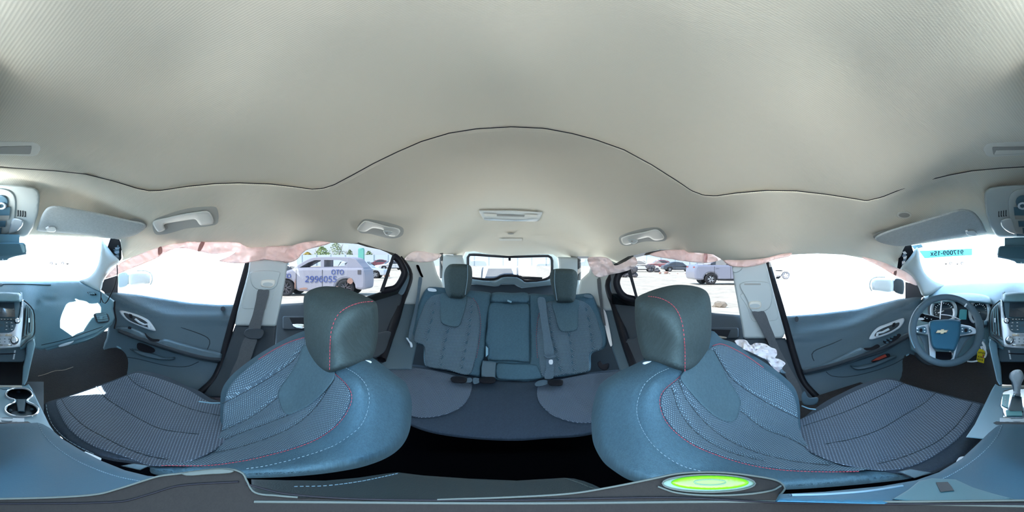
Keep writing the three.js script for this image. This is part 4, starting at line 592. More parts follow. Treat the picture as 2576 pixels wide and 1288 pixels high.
// ---------------------------------------------------------------- dashboard, passenger half
const dl = F([[-45, 708, 3.86], [115, 708, 3.87], [198, 707, 3.86], [250, 731, 3.72], [287, 757, 3.7], [280, 806, 3.66], [90, 757, 3.68], [180, 760, 3.7], [230, 760, 3.7], [100, 870, 3.47], [160, 865, 3.48], [220, 850, 3.5], [85, 800, 3.57], [160, 800, 3.59], [230, 800, 3.61], [60, 730, 3.68], [-45, 730, 3.68], [0, 760, 3.5]]);
const vent = (parent, pts, lines, D, off, r = 0.009) => { const v = part(parent, 'air_vent', skin(pts, { D, off, th: 0.03, L: 8 }), M.rubber, 'air vent with pale slats'); for (const l of lines) part(v, 'slat', tube(l, r, { D, off: off + 0.012, sm: false }), M.key); return v; };
{ const t = thing('dashboard', 'blue-grey passenger side dashboard with sunlit right end and glovebox', 'dashboard');
  const face = part(t, 'upper_shell', skin(o(-45, 707, 115, 707, 198, 706, 220, 716, 250, 730, 272, 745, 288, 757, 287, 768, 284, 776, 289, 800, 284, 812, 262, 828, 240, 841, 184, 860, 150, 869, 120, 876, 104, 880, 84, 876, 70, 850, 62, 800, -45, 800), { D: dl, th: 0.12, roll: 0.03, rw: 8, L: 10, sm: false, shape: groove([spline(o(89, 800, 89, 775, 95, 763, 115, 756, 161, 752, 205, 756, 232, 768), false, 6), spline(o(92, 742, 130, 740, 180, 742, 205, 738), false, 6)], 3, 0.014) }), M.dash);
  part(t, 'top_seam', tube(o(-45, 716, 60, 715, 120, 717, 128, 717), 0.0025, { D: dl, off: 0.002 }), M.seam);
  part(t, 'glovebox_edge', tube(o(104, 868, 150, 858, 184, 848, 220, 835, 258, 822), 0.0018, { D: dl, off: 0.002 }), M.seam);
  part(t, 'lower_cover', skin(o(100, 870, 150, 858, 184, 848, 235, 832, 284, 811, 282, 816, 262, 833, 240, 849, 218, 858, 190, 866, 150, 874, 120, 882), { D: (x, y) => dl(x, y) + 0.02, th: 0.1, roll: 0.02, rw: 5, L: 8, sm: false }), M.dash);
  part(t, 'glovebox_handle', skin(o(147, 870, 160, 864, 180, 859, 186, 857, 183, 862, 172, 868, 158, 872, 149, 873), { D: dl, off: 0.04, th: 0.05, roll: 0.01, rw: 3, L: 6 }), M.silver, 'silver glovebox latch');
  const v = part(t, 'side_vent', skin(o(236, 790, 262, 787, 271, 790, 276, 803, 272, 810, 246, 813, 240, 806), { D: dl, off: 0.015, th: 0.03, roll: 0.006, rw: 2, L: 6 }), M.plasticDeep, 'round-cornered side vent');
  for (let i = 0; i < 4; i++) part(v, 'slat', tube(o(241 + i * 1.4, 793 + i * 5, 268 + i * 1.2, 790 + i * 5), 0.008, { D: dl, off: 0.02, sm: false, n: 4 }), M.dashTop);
  part(v, 'knob', skin(rbox(250, 796, 258, 803, 1), { D: dl, off: 0.05, th: 0.03, L: 6 }), M.dashTop);
  const w = part(t, 'defroster_vent', skin(o(219, 735, 234, 735, 243, 741, 240, 743, 226, 741), { D: dl, off: 0.015, th: 0.02, L: 6 }), M.rubber);
  for (let i = 0; i < 3; i++) part(w, 'slat', tube(o(224 + i * 5, 736, 229 + i * 5, 741.5), 0.006, { D: dl, off: 0.02, sm: false, n: 4 }), M.dashTop);
  part(t, 'speaker_disc', skin(oval(1, 716, 6, 3), { D: dl, off: 0.02, th: 0.03, roll: 0.01, rw: 2, L: 5 }), M.plasticDeep);
  part(t, 'upper_door_seam', tube(o(289, 758, 288, 780, 292, 806, 288, 826), 0.005, { D: dl, off: -0.02 }), M.rubber);
}
const lettersCache = {};
const font = await new FontLoader().loadAsync('fonts/droid/droid_sans_bold.typeface.json');
const fontSans = await new FontLoader().loadAsync('fonts/droid/droid_sans_regular.typeface.json');
function lettering(text, px, py, size, D, { tilt = 0, off = 0.01, depth = 0.006, mirrored = false, f = font, slant = 0, upside = false } = {}) { // raised flat print centred on a bearing; size in picture units of cap height
  const g = new TextGeometry(text, { font: f, size: 1, depth: 1, curveSegments: 3, bevelEnabled: false }); g.computeBoundingBox(); const b = g.boundingBox, cx = (b.min.x + b.max.x) / 2, cy = (b.min.y + b.max.y) / 2, p = g.attributes.position, fd = fn(D);
  for (let i = 0; i < p.count; i++) { let x = (p.getX(i) - cx) * size * (mirrored ? -1 : 1), y = (p.getY(i) - cy) * size; if (upside) { x = -x; y = -y; } x += y * slant; const X = px + x * Math.cos(tilt) + y * Math.sin(tilt), Y = py - y * Math.cos(tilt) + x * Math.sin(tilt), w = P(X, Y, fd(X, Y) - off - p.getZ(i) * depth); p.setXYZ(i, w.x, w.y, w.z); }
  if (mirrored) { const ix = g.index; if (!ix) for (let i = 0; i < p.count; i += 3) { const a = [p.getX(i + 1), p.getY(i + 1), p.getZ(i + 1)]; p.setXYZ(i + 1, p.getX(i + 2), p.getY(i + 2), p.getZ(i + 2)); p.setXYZ(i + 2, ...a); } }
  g.computeVertexNormals(); return g;
}
// ---------------------------------------------------------------- centre stack: the two halves that close the picture at either edge
function centreStack(label, m, s) {                              // m maps an outline to its side, s is +1 at the left edge and -1 at the right
  const t = thing('centre_stack', label, 'dashboard console');
  const D0 = F([[-45, 736, 3.3], [60, 740, 3.35], [-45, 800, 3.12], [60, 800, 3.2], [-45, 880, 3.05], [60, 875, 3.12], [95, 800, 3.4], [95, 850, 3.35]]), D = s > 0 ? D0 : (x, y) => D0(2576 - x, y);
  const sk = (pts, q) => skin(m(pts), { D, ...q });
  part(t, 'hood', sk(o(-45, 735, 20, 735, 49, 737, 53, 741, 55, 756, 52, 760, 20, 761, -45, 761), { off: 0.08, th: 0.14, roll: 0.05, rw: 8, L: 8, sm: false }), M.dashTop);
  part(t, 'side_shell', sk(o(48, 734, 56, 736, 57, 752, 62, 756, 83, 776, 90, 809, 87, 845, 90, 850, 86, 868, 52, 880, 40, 860, 44, 800), { off: -0.03, th: 0.1, roll: 0.02, rw: 5, L: 8, sm: false }), M.dash);
  part(t, 'silver_panel', sk(o(-45, 800, 47, 800, 50, 790, 54, 756, 58, 752, 59, 770, 58, 812, 54, 850, 50, 872, 30, 875, -45, 878), { off: 0.02, th: 0.06, roll: 0.012, rw: 3, L: 8, sm: false }), M.silver, 'brushed silver bezel');
  part(t, 'screen_frame', sk(o(-45, 759, 50, 759, 50, 770, 46, 798, 42, 800, -45, 800), { off: 0.026, th: 0.03, L: 10, sm: false }), M.key);
  part(t, 'screen', sk(o(-45, 761, 36, 761, 38, 797, -45, 799), { off: 0.034, th: 0.02, L: 12, sm: false }), M.screen, 'blank dark display');
  const kp = part(t, 'key_panel', sk(o(-45, 800, 34, 799, 40, 812, 41, 818, 36, 830, 30, 835, 22, 837, -45, 838), { off: 0.03, th: 0.03, roll: 0.005, rw: 2, L: 8, sm: false }), M.key, 'dark blue key panel');
  for (let i = 0; i < 5; i++) part(kp, 'key', sk(rbox(-6 + i * 8, 800.5, 1 + i * 8, 806.5, 1), { off: 0.036, th: 0.01, L: 6 }), M.plasticDeep);
  for (const [x, y, w] of [[11, 809, 11], [24, 809, 13], [11, 817, 11], [24, 817, 13], [11, 825.5, 11], [24, 825.5, 11], [-6, 815, 14]]) part(kp, 'key', sk(rbox(x, y, x + w, y + 6.6, 1), { off: 0.036, th: 0.01, L: 6 }), M.plastic);
  for (const [x, y] of [[17, 811.6], [29, 811.6], [17, 820], [31, 820], [16, 829], [30, 829], [4, 803], [12, 803], [20, 803], [28, 803]]) part(kp, 'key_mark', sk(box(x - 2, y - 0.7, x + 2, y + 0.7), { off: 0.039, th: 0.004, L: 6, sm: false }), M.print);
  for (const [x0, x1] of [[-45, 0], [1, 11], [12, 30]]) part(t, 'silver_key', sk(rbox(x0, 840, x1, 846, 1.5), { off: 0.03, th: 0.01, L: 6 }), M.chrome);
  const lk = part(t, 'climate_panel', sk(o(-45, 850, 26, 850, 27, 864, -45, 866), { off: 0.026, th: 0.01, L: 8, sm: false }), M.silver);
  for (const [x, y] of [[0, 853], [12, 852.5], [23, 853], [0, 861], [12, 860], [24, 860.5]]) part(lk, 'key_mark', sk(box(x - 2, y - 0.8, x + 2, y + 0.8), { off: 0.031, th: 0.004, L: 6, sm: false }), M.key);
  for (const [x0, x1] of [[-8, 7], [8, 19], [20, 30]]) part(lk, 'silver_key', sk(rbox(x0, 866, x1, 871, 1.5), { off: 0.03, th: 0.01, L: 6 }), M.chrome);
  for (const [x, y, r] of [[43.5, 806, 6.5], [37, 855, 9]]) { const k = part(t, 'knob', sk(oval(x, y, r, r), { off: 0.075, th: 0.06, roll: 0.015, rw: 3, L: 5 }), M.chrome, 'round silver knob'); part(k, 'knob_cap', sk(oval(x, y - 0.5, r * 0.6, r * 0.6), { off: 0.085, th: 0.02, roll: 0.006, rw: 2, L: 5 }), M.silver); part(k, 'knob_base', sk(oval(x, y + 1, r * 1.15, r * 1.15), { off: 0.04, th: 0.02, L: 6 }), M.rubber); }
  const v = part(t, 'air_vent', sk(o(65, 766, 72, 771, 80, 784, 82, 800, 81, 832, 74, 839, 57, 848, 60, 815), { off: 0.012, th: 0.02, L: 7 }), M.rubber, 'tall air vent');
  for (const [a, b, c, d] of [[67, 769, 62, 845], [71.5, 772, 69, 841], [76, 779, 75, 836]]) part(v, 'slat', tube(m(o(a, b, (a + c) / 2 + 0.8, (b + d) / 2, c, d)), 0.0035, { D, off: 0.022 }), M.dashTop);
  part(v, 'vent_tab', sk(rbox(71.5, 800, 75, 811, 1), { off: 0.05, th: 0.02, L: 6 }), M.silver);
  part(t, 'vent_wheel', sk(o(62, 851, 70, 846, 78, 840, 78, 843, 70, 850, 63, 854), { off: 0.015, th: 0.02, L: 6 }), M.rubber);
  part(t, 'vent_frame', tube(m(o(60, 756, 72, 766, 84, 781, 87, 805, 87, 836, 84, 845, 70, 856, 53, 872)), 0.003, { D, off: 0.0 }), M.seam);
  return [t, D, sk];
}
const idm = (p) => p, rm = (p) => mir(p);
const [stackL, stackLD, skL] = centreStack('left-edge half of the centre stack with display, silver knobs and tall vent', idm, 1);
const [stackR, stackRD, skR] = centreStack('right-edge half of the centre stack beside the steering wheel', rm, -1);

// ---------------------------------------------------------------- console between the seats
function console_(label, m, s) {
  const t = thing('centre_console', label, 'console'), A0 = F([[-45, 880, 3.1], [60, 880, 3.15], [-45, 968, 2.9], [62, 969, 2.9], [-45, 1066, 2.25], [120, 1066, 2.25], [90, 1010, 2.6]]), A = s > 0 ? A0 : (x, y) => A0(2576 - x, y), sk = (pts, q) => skin(m(pts), { D: A, ...q });
  part(t, 'storage_cavity', sk(o(-45, 878, 66, 872, 62, 930, 56, 968, -45, 972), { off: -0.14, th: 0.04, L: 12, sm: false }), M.rubber, 'dark storage cubby');
  part(t, 'storage_flap', sk(o(-45, 879, 66, 871, 64, 904, 58, 911, -45, 911), { off: -0.04, th: 0.05, roll: 0.01, rw: 4, L: 8, sm: false }), M.plastic);
  part(t, 'flap_strip', tube(m(o(-45, 891, 20, 890, 39, 889)), 0.003, { D: A, off: -0.03 }), M.rubber);
  part(t, 'flap_mark', sk(o(36, 881, 40, 881, 36, 904, 32, 904), { off: -0.03, th: 0.01, L: 6, sm: false }), M.print);
  part(t, 'side_post', sk(o(67, 865, 78, 856, 86, 852, 89, 866, 84, 890, 76, 925, 69, 957, 62, 969, 55, 968, 58, 922, 66, 890), { off: 0.02, th: 0.08, roll: 0.02, rw: 4, L: 8, sm: false }), M.silverDim, 'pale grey side post');
  part(t, 'top_plate', sk(o(-45, 969, 55, 969, 63, 971, 72, 966, 80, 978, 124, 1068, 146, 1100, 100, 1105, -45, 1105), { th: 0.15, roll: 0.015, rw: 4, L: 12, sm: false, holes: s > 0 ? [o(16, 992, 20, 984, 34, 979, 50, 978, 68, 981, 78, 987, 80, 994, 74, 1001, 68, 1006, 70, 1013, 84, 1019, 94, 1028, 94, 1036, 84, 1044, 66, 1047, 44, 1047, 26, 1042, 16, 1034, 17, 1026, 26, 1019, 36, 1014, 38, 1007, 28, 1003, 19, 998)] : [] }), M.silverDim, 'blue-silver top plate');
  part(t, 'top_strip', sk(o(-45, 969.5, 55, 969.5, 56, 975, -45, 975), { off: 0.008, th: 0.01, L: 8, sm: false }), M.linerTrim);
  part(t, 'switch', sk(rbox(6, 971, 24, 978, 1.5), { off: 0.014, th: 0.02, roll: 0.003, rw: 1.5, L: 6 }), M.silverDim);
  part(t, 'plate_edge', sk(o(-45, 1051, 61, 1051, 61, 1061, -45, 1063), { off: 0.006, th: 0.01, L: 8, sm: false }), M.silver);
  part(t, 'switch', sk(o(4, 1051, 31, 1050, 32, 1059, 4, 1060), { off: 0.016, th: 0.02, roll: 0.003, rw: 1.5, L: 6 }), M.key, 'dark square switch');
  part(t, 'lid_gap', sk(o(-45, 1063, 70, 1060, 78, 1064, 70, 1068, -45, 1070), { off: 0.004, th: 0.01, L: 8, sm: false }), M.rubber);
  if (s > 0) {
    const ring = o(15, 992, 20, 983, 34, 978, 50, 976.5, 69, 979.5, 80, 987, 82, 995, 75, 1002, 69, 1007, 71, 1012, 85, 1018, 96, 1027, 96, 1037, 85, 1046, 66, 1049, 44, 1049, 25, 1044, 14, 1035, 15, 1025, 25, 1018, 36, 1013, 38, 1007, 28, 1004, 18, 999);
    const c = part(t, 'cup_holder', tube(ring, 0.0055, { D: A, off: 0.006, closed: true, step: 4 }), M.chrome, 'chrome figure-eight rim of two cup wells');
    part(c, 'well', skin(o(5, 960, 110, 960, 110, 1060, 5, 1060), { D: A, off: -0.16, th: 0.02, L: 16, sm: false }), M.plasticDeep);
    part(c, 'divider', skin(o(39, 1004, 66, 1004, 63, 1036, 44, 1036), { D: A, off: -0.07, th: 0.05, roll: 0.02, rw: 4, L: 7, sm: false }), M.key);
    part(c, 'cup_mat', skin(oval(54, 1040, 26, 7), { D: A, off: -0.12, th: 0.02, L: 8 }), M.plastic);
    for (const [x, y] of [[46, 986], [26, 1032], [80, 1030]]) part(c, 'cup_grip', skin(oval(x, y, 5, 4), { D: A, off: -0.1, th: 0.04, roll: 0.02, rw: 3, L: 5 }), M.key);
  }
  return [t, A];
}
console_('left-edge half of the centre console with chrome-rimmed cup holders', idm, 1);
const [conR, conRD] = console_('right-edge half of the centre console under the gear lever', rm, -1);
{ // gear lever
  const t = thing('gear_lever', 'silver gear lever on a chrome gate at the right edge', 'gear lever');
  part(t, 'gate', skin(o(2522, 984, 2545, 977, 2600, 975, 2600, 1053, 2540, 1053, 2522, 1049, 2521, 1030, 2515, 1022, 2516, 1010), { D: conRD, off: 0.02, th: 0.03, roll: 0.012, rw: 4, L: 7, sm: false }), M.chrome, 'chrome gate frame');
  part(t, 'position_plate', skin(o(2523, 992, 2540, 992, 2536, 1026, 2526, 1022, 2520, 1018), { D: conRD, off: 0.03, th: 0.02, L: 7, sm: false }), M.lcd, 'teal letter plate');
  part(t, 'lower_plate', skin(o(2530, 1032, 2570, 1032, 2572, 1046, 2533, 1046), { D: conRD, off: 0.03, th: 0.02, L: 7, sm: false }), M.lcd);
  part(t, 'slot', skin(o(2546, 998, 2570, 998, 2574, 1034, 2540, 1034), { D: conRD, off: 0.034, th: 0.02, L: 7, sm: false }), M.plastic, 'dark slot');
  const k = part(t, 'knob', skin(o(2546, 934, 2556, 930, 2568, 931, 2574, 940, 2576, 952, 2570, 965, 2566, 988, 2562, 992, 2552, 990, 2548, 965, 2540, 952, 2540, 944), { D: (x, y) => 2.62 + (y - 940) * 0.0012, th: 0.09, roll: 0.05, rw: 8, L: 6 }), M.silver, 'silver grip');
  part(k, 'dark_side', skin(o(2543, 936, 2546, 940, 2547, 955, 2552, 985, 2549, 985, 2544, 960, 2538, 950, 2539, 942), { D: (x, y) => 2.65 + (y - 940) * 0.0012, th: 0.06, roll: 0.02, rw: 3, L: 5 }), M.foil);
  part(k, 'collar', skin(rbox(2550, 988, 2568, 999, 2), { D: 2.68, th: 0.06, roll: 0.02, rw: 4, L: 5 }), M.chrome);
  for (let i = 0; i < 4; i++) part(t, 'letter', lettering('PRND'[i], 2529, 998 + i * 6.5, 3.6, conRD, { off: 0.031, depth: 0.003 }), M.print);
}
{ // armrest lids
  const a = F([[-45, 1067, 2.2], [94, 1063, 2.2], [-45, 1253, 1.42], [143, 1248, 1.45], [206, 1134, 1.92], [300, 1180, 1.68], [385, 1200, 1.52], [100, 1150, 1.75]]);
  const t = thing('armrest_lid', 'blue-grey stitched console armrest at the lower left edge', 'armrest');
  const top = part(t, 'pad', skin(o(-45, 1067, 60, 1065, 94, 1063, 108, 1067, 126, 1077, 160, 1106, 206, 1134, 257, 1160, 314, 1183, 371, 1197, 395, 1199, 395, 1225, 300, 1245, 246, 1258, 143, 1262, -45, 1266), { D: a, th: 0.08, roll: 0.03, rw: 14, L: 12, sm: false, shape: groove([spline(o(94, 1066, 110, 1092, 140, 1122, 185, 1152, 245, 1180, 300, 1198, 355, 1209), false, 6)], 3, 0.008) }), M.leather);
  part(top, 'stitching', stitches(o(97, 1066, 108, 1090, 138, 1122, 183, 1153, 243, 1181, 300, 1200, 355, 1211), a, { off: 0.001, r: 0.0012, len: 0.006, gap: 0.003 }), M.pale);
  const b = (x, y) => a(2576 - x, y);
  const t2 = thing('armrest_lid', 'blue-grey stitched console armrest with latch plate at the lower right edge', 'armrest');
  const p2 = part(t2, 'pad', skin(o(2621, 1069, 2576, 1068, 2522, 1066, 2505, 1074, 2487, 1089, 2459, 1117, 2419, 1154, 2362, 1188, 2305, 1208, 2219, 1223, 2076, 1237, 1960, 1243, 1950, 1262, 2200, 1268, 2621, 1268), { D: b, th: 0.08, roll: 0.03, rw: 14, L: 12, sm: false, shape: groove([spline(o(2522, 1070, 2507, 1100, 2475, 1135, 2430, 1170, 2370, 1205), false, 6)], 3, 0.008) }), M.leather);
  part(p2, 'stitching', stitches(o(2520, 1070, 2508, 1098, 2477, 1134, 2432, 1170, 2385, 1198, 2362, 1208), b, { off: 0.001, r: 0.0012, len: 0.006, gap: 0.003 }), M.pale);
  const l = part(p2, 'latch_plate', skin(o(2245, 1256, 2285, 1232, 2313, 1209, 2344, 1203, 2404, 1206, 2447, 1226, 2500, 1242, 2550, 1255, 2500, 1262, 2300, 1262), { D: b, off: 0.02, th: 0.03, roll: 0.01, rw: 4, L: 8, sm: false }), M.latch, 'smooth latch plate');
  part(l, 'latch_opening', skin(o(2355, 1213, 2384, 1212, 2394, 1224, 2400, 1234, 2366, 1237), { D: b, off: 0.028, th: 0.02, L: 8, sm: false }), M.rubber);
  part(p2, 'side_edge', tube(o(1990, 1246, 2076, 1244, 2180, 1236, 2270, 1222), 0.003, { D: b, off: 0.0 }), M.pale);
}
{ // rear end of the console with its stitched edge
  const a = F([[645, 1212, 1.62], [994, 1190, 1.75], [1300, 1210, 1.66], [1520, 1230, 1.58], [750, 1256, 1.4], [1300, 1258, 1.4]]);
  const t = thing('console_box', 'dark grey rear end of the centre console behind the camera mount', 'console');
  const p = part(t, 'pad', skin(o(632, 1206, 720, 1208, 819, 1209, 900, 1202, 960, 1193, 1000, 1188, 1064, 1196, 1180, 1204, 1300, 1209, 1420, 1202, 1445, 1204, 1468, 1210, 1490, 1218, 1520, 1232, 1540, 1262, 632, 1262), { D: a, th: 0.08, roll: 0.03, rw: 9, L: 11, sm: false }), M.armrestDark);
  part(p, 'stitching', stitches(o(740, 1224, 819, 1222, 900, 1212, 960, 1200, 1000, 1191), a, { off: 0.002, r: 0.0012, len: 0.008, gap: 0.003 }), M.pale);
  part(p, 'stitching', stitches(o(1424, 1204, 1450, 1212, 1480, 1224, 1510, 1233), a, { off: 0.002, r: 0.0014, len: 0.02, gap: 0.001 }), M.mountEdge);
}
{ // the camera's own foot
  const a = plane([0, 1190, 1.33], [0, 1300, 1.29], [2576, 1190, 1.33]);
  const t = thing('camera_mount', 'smooth grey camera foot along the bottom with a round green level', 'camera mount');
  const top = [...o(-45, 1256, 143, 1251, 246, 1243, 300, 1229, 363, 1209, 400, 1198, 446, 1192, 547, 1180, 589, 1182, 612, 1192, 618, 1204, 640, 1238, 700, 1247, 749, 1251, 924, 1257, 1100, 1257, 1300, 1250, 1440, 1241, 1545, 1224, 1649, 1203, 1702, 1192, 1760, 1188, 1824, 1189, 1894, 1197, 1957, 1210, 1975, 1228, 1960, 1250, 1970, 1258, 2200, 1262, 2621, 1258)];
  part(t, 'foot', skin([...top, ...o(2621, 1330, -45, 1330)], { D: a, th: 0.04, roll: 0.008, rw: 4, L: 14, sm: false }), M.mount);
  part(t, 'edge', tube(top.slice(0, 14), 0.0022, { D: a, off: 0.004 }), M.mountEdge, 'pale edge');  // paler line along the top edge
  part(t, 'edge', tube(top.slice(15), 0.0022, { D: a, off: 0.004 }), M.mountEdge, 'pale edge');
  part(t, 'seam', tube(o(-45, 1268, 300, 1262, 380, 1242, 450, 1222, 600, 1212), 0.002, { D: a, off: 0.002 }), M.rubber);
  part(t, 'seam', tube(o(620, 1218, 720, 1242, 924, 1256, 1300, 1258, 1700, 1252, 2000, 1266, 2621, 1268), 0.002, { D: a, off: 0.004 }), M.rubber);
  part(t, 'light_band', tube(o(640, 1262, 1300, 1266, 1960, 1262, 2621, 1274), 0.003, { D: a, off: 0.0 }), M.mountEdge);
  part(t, 'lip', skin(o(455, 1191, 500, 1183, 560, 1179, 590, 1184, 580, 1190, 520, 1194, 470, 1197), { D: a, off: 0.01, th: 0.02, roll: 0.004, rw: 3, L: 7 }), M.mountEdge, 'pale edge piece');
  const lv = part(t, 'bubble_level', skin(oval(1783, 1216, 118, 23, 40), { D: a, off: 0.006, th: 0.02, roll: 0.004, rw: 4, L: 9 }), M.levelRim, 'dark ring of the level');
  part(lv, 'fluid', skin(oval(1786, 1214, 98, 18, 40), { D: a, off: 0.012, th: 0.01, roll: 0.006, rw: 8, L: 8 }), M.levelGreen, 'bright green fluid');
  part(lv, 'ring', tube(oval(1786, 1213, 40, 7, 30), 0.0014, { D: a, off: 0.012, closed: true, step: 6 }), M.levelRim);
  part(lv, 'rim', tube(oval(1783, 1216, 117, 22, 40), 0.0018, { D: a, off: 0.01, closed: true, step: 8 }), M.mountEdge);
  part(t, 'level_seat', tube(o(1655, 1224, 1700, 1239, 1783, 1246, 1880, 1243, 1945, 1233, 1965, 1222), 0.0022, { D: a, off: 0.004 }), M.mountEdge);
}

// ---------------------------------------------------------------- driver side dashboard, gauges, wheel
const dr = F([[2621, 710, 4.12], [2456, 712, 4.15], [2376, 717, 4.1], [2326, 745, 3.9], [2300, 790, 3.8], [2295, 850, 3.7], [2500, 760, 3.62], [2400, 760, 3.68], [2476, 870, 3.52], [2400, 870, 3.58], [2500, 800, 3.48], [2340, 800, 3.66], [2520, 730, 3.7], [2621, 730, 3.7], [2576, 760, 3.5]]);
{ const t = thing('dashboard', 'blue-grey driver side dashboard with hooded gauges behind the steering wheel', 'dashboard');
  part(t, 'upper_shell', skin(o(2621, 709, 2456, 712, 2376, 717, 2345, 734, 2322, 748, 2305, 772, 2292, 800, 2286, 850, 2290, 880, 2340, 905, 2440, 900, 2480, 882, 2496, 876, 2515, 860, 2515, 800, 2621, 800), { D: dr, th: 0.12, roll: 0.03, rw: 8, L: 11, sm: false }), M.dash);
  part(t, 'gauge_hood', skin(o(2344, 764, 2356, 748, 2380, 740, 2410, 737, 2450, 738, 2480, 743, 2492, 750, 2496, 764, 2494, 766, 2450, 762, 2400, 760, 2370, 762), { D: dr, off: 0.12, th: 0.2, roll: 0.05, rw: 7, L: 8 }), M.dashTop);
  part(t, 'gauge_back', skin(o(2338, 762, 2400, 757, 2450, 759, 2494, 765, 2495, 790, 2486, 815, 2470, 828, 2420, 830, 2345, 812), { D: dr, off: 0.03, th: 0.05, L: 9 }), M.plasticDeep);
  const gauge = (cx, cy, rx, ry, marks, needle) => {
    const rimP = []; for (let i = 0; i < 36; i++) { const a = i / 36 * 2 * Math.PI, c = Math.cos(a), s = Math.sin(a); rimP.push([cx + rx * Math.sign(c) * Math.abs(c) ** 0.75, cy + ry * Math.sign(s) * Math.abs(s) ** 0.75]); }
    const g = part(t, 'gauge', skin(rimP, { D: dr, off: 0.05, th: 0.03, L: 8 }), M.screen, 'round-cornered dial');
    part(g, 'bezel', tube(rimP, 0.0085, { D: dr, off: 0.06, closed: true, step: 6 }), M.silver, 'silver dial rim');
    for (let i = 0; i <= 16; i++) { const a = (-210 + i * 15) * Math.PI / 180, r1 = 0.68, r2 = i % 2 ? 0.75 : 0.8; part(g, 'tick', bar(P(cx + rx * r1 * Math.cos(a), cy + ry * r1 * Math.sin(a), dr(cx, cy) - 0.056), P(cx + rx * r2 * Math.cos(a), cy + ry * r2 * Math.sin(a), dr(cx, cy) - 0.056), 0.0022, 4), M.print); }
    part(g, 'needle', bar(P(cx, cy, dr(cx, cy) - 0.065), P(cx + needle[0], cy + needle[1], dr(cx, cy) - 0.065), 0.004, 5), M.white);
    part(g, 'needle_hub', skin(oval(cx, cy, 3, 3), { D: dr, off: 0.065, th: 0.02, L: 5 }), M.rubber);
    return g;
  };
  gauge(2374, 782, 30, 26, 8, [-14, 5]); gauge(2464, 786, 24, 28, 10, [-14, 6]);
  part(t, 'info_display', skin(o(2414, 780, 2418, 778, 2433, 779, 2431, 804, 2412, 804), { D: dr, off: 0.05, th: 0.02, L: 8, sm: false }), M.lcd, 'teal information display');
  part(t, 'lower_column', skin(o(2330, 860, 2430, 860, 2470, 875, 2484, 890, 2470, 905, 2400, 925, 2330, 920, 2300, 890), { D: dr, off: -0.05, th: 0.1, roll: 0.03, rw: 8, L: 12 }), M.plasticDeep);
  const st = thing('indicator_stalk', 'black indicator stalk with white tip left of the wheel hub', 'lever');
  part(st, 'arm', tube(o(2320, 798, 2340, 802, 2362, 808), 0.022, { D: 3.42, sm: false, n: 8 }), M.rubber); part(st, 'tip', skin(o(2308, 801, 2320, 799, 2326, 803, 2322, 805, 2308, 804), { D: 3.38, th: 0.03, roll: 0.008, rw: 2, L: 5 }), M.white, 'white end');
  for (const [x, y] of [[2326, 798], [2332, 801], [2343, 803], [2350, 806]]) part(st, 'mark', skin(rbox(x - 1.6, y - 1, x + 1.6, y + 1, 0.6), { D: 3.39, th: 0.004, L: 5 }), M.print);
  const lv = thing('wiper_stalk', 'grey ribbed stalk end right of the steering wheel rim', 'lever');
  part(lv, 'arm', tube(o(2455, 818, 2465, 814, 2474, 812), 0.016, { D: 3.4, sm: false, n: 8 }), M.plastic); part(lv, 'tip', skin(rbox(2475, 806, 2485, 818, 3), { D: 3.36, th: 0.05, roll: 0.02, rw: 4, L: 5 }), M.silverDim);
  part(t, 'driver_seam', tube(o(2497, 768, 2495, 800, 2492, 840, 2490, 868), 0.008, { D: dr, off: 0.01 }), M.rubber);
}
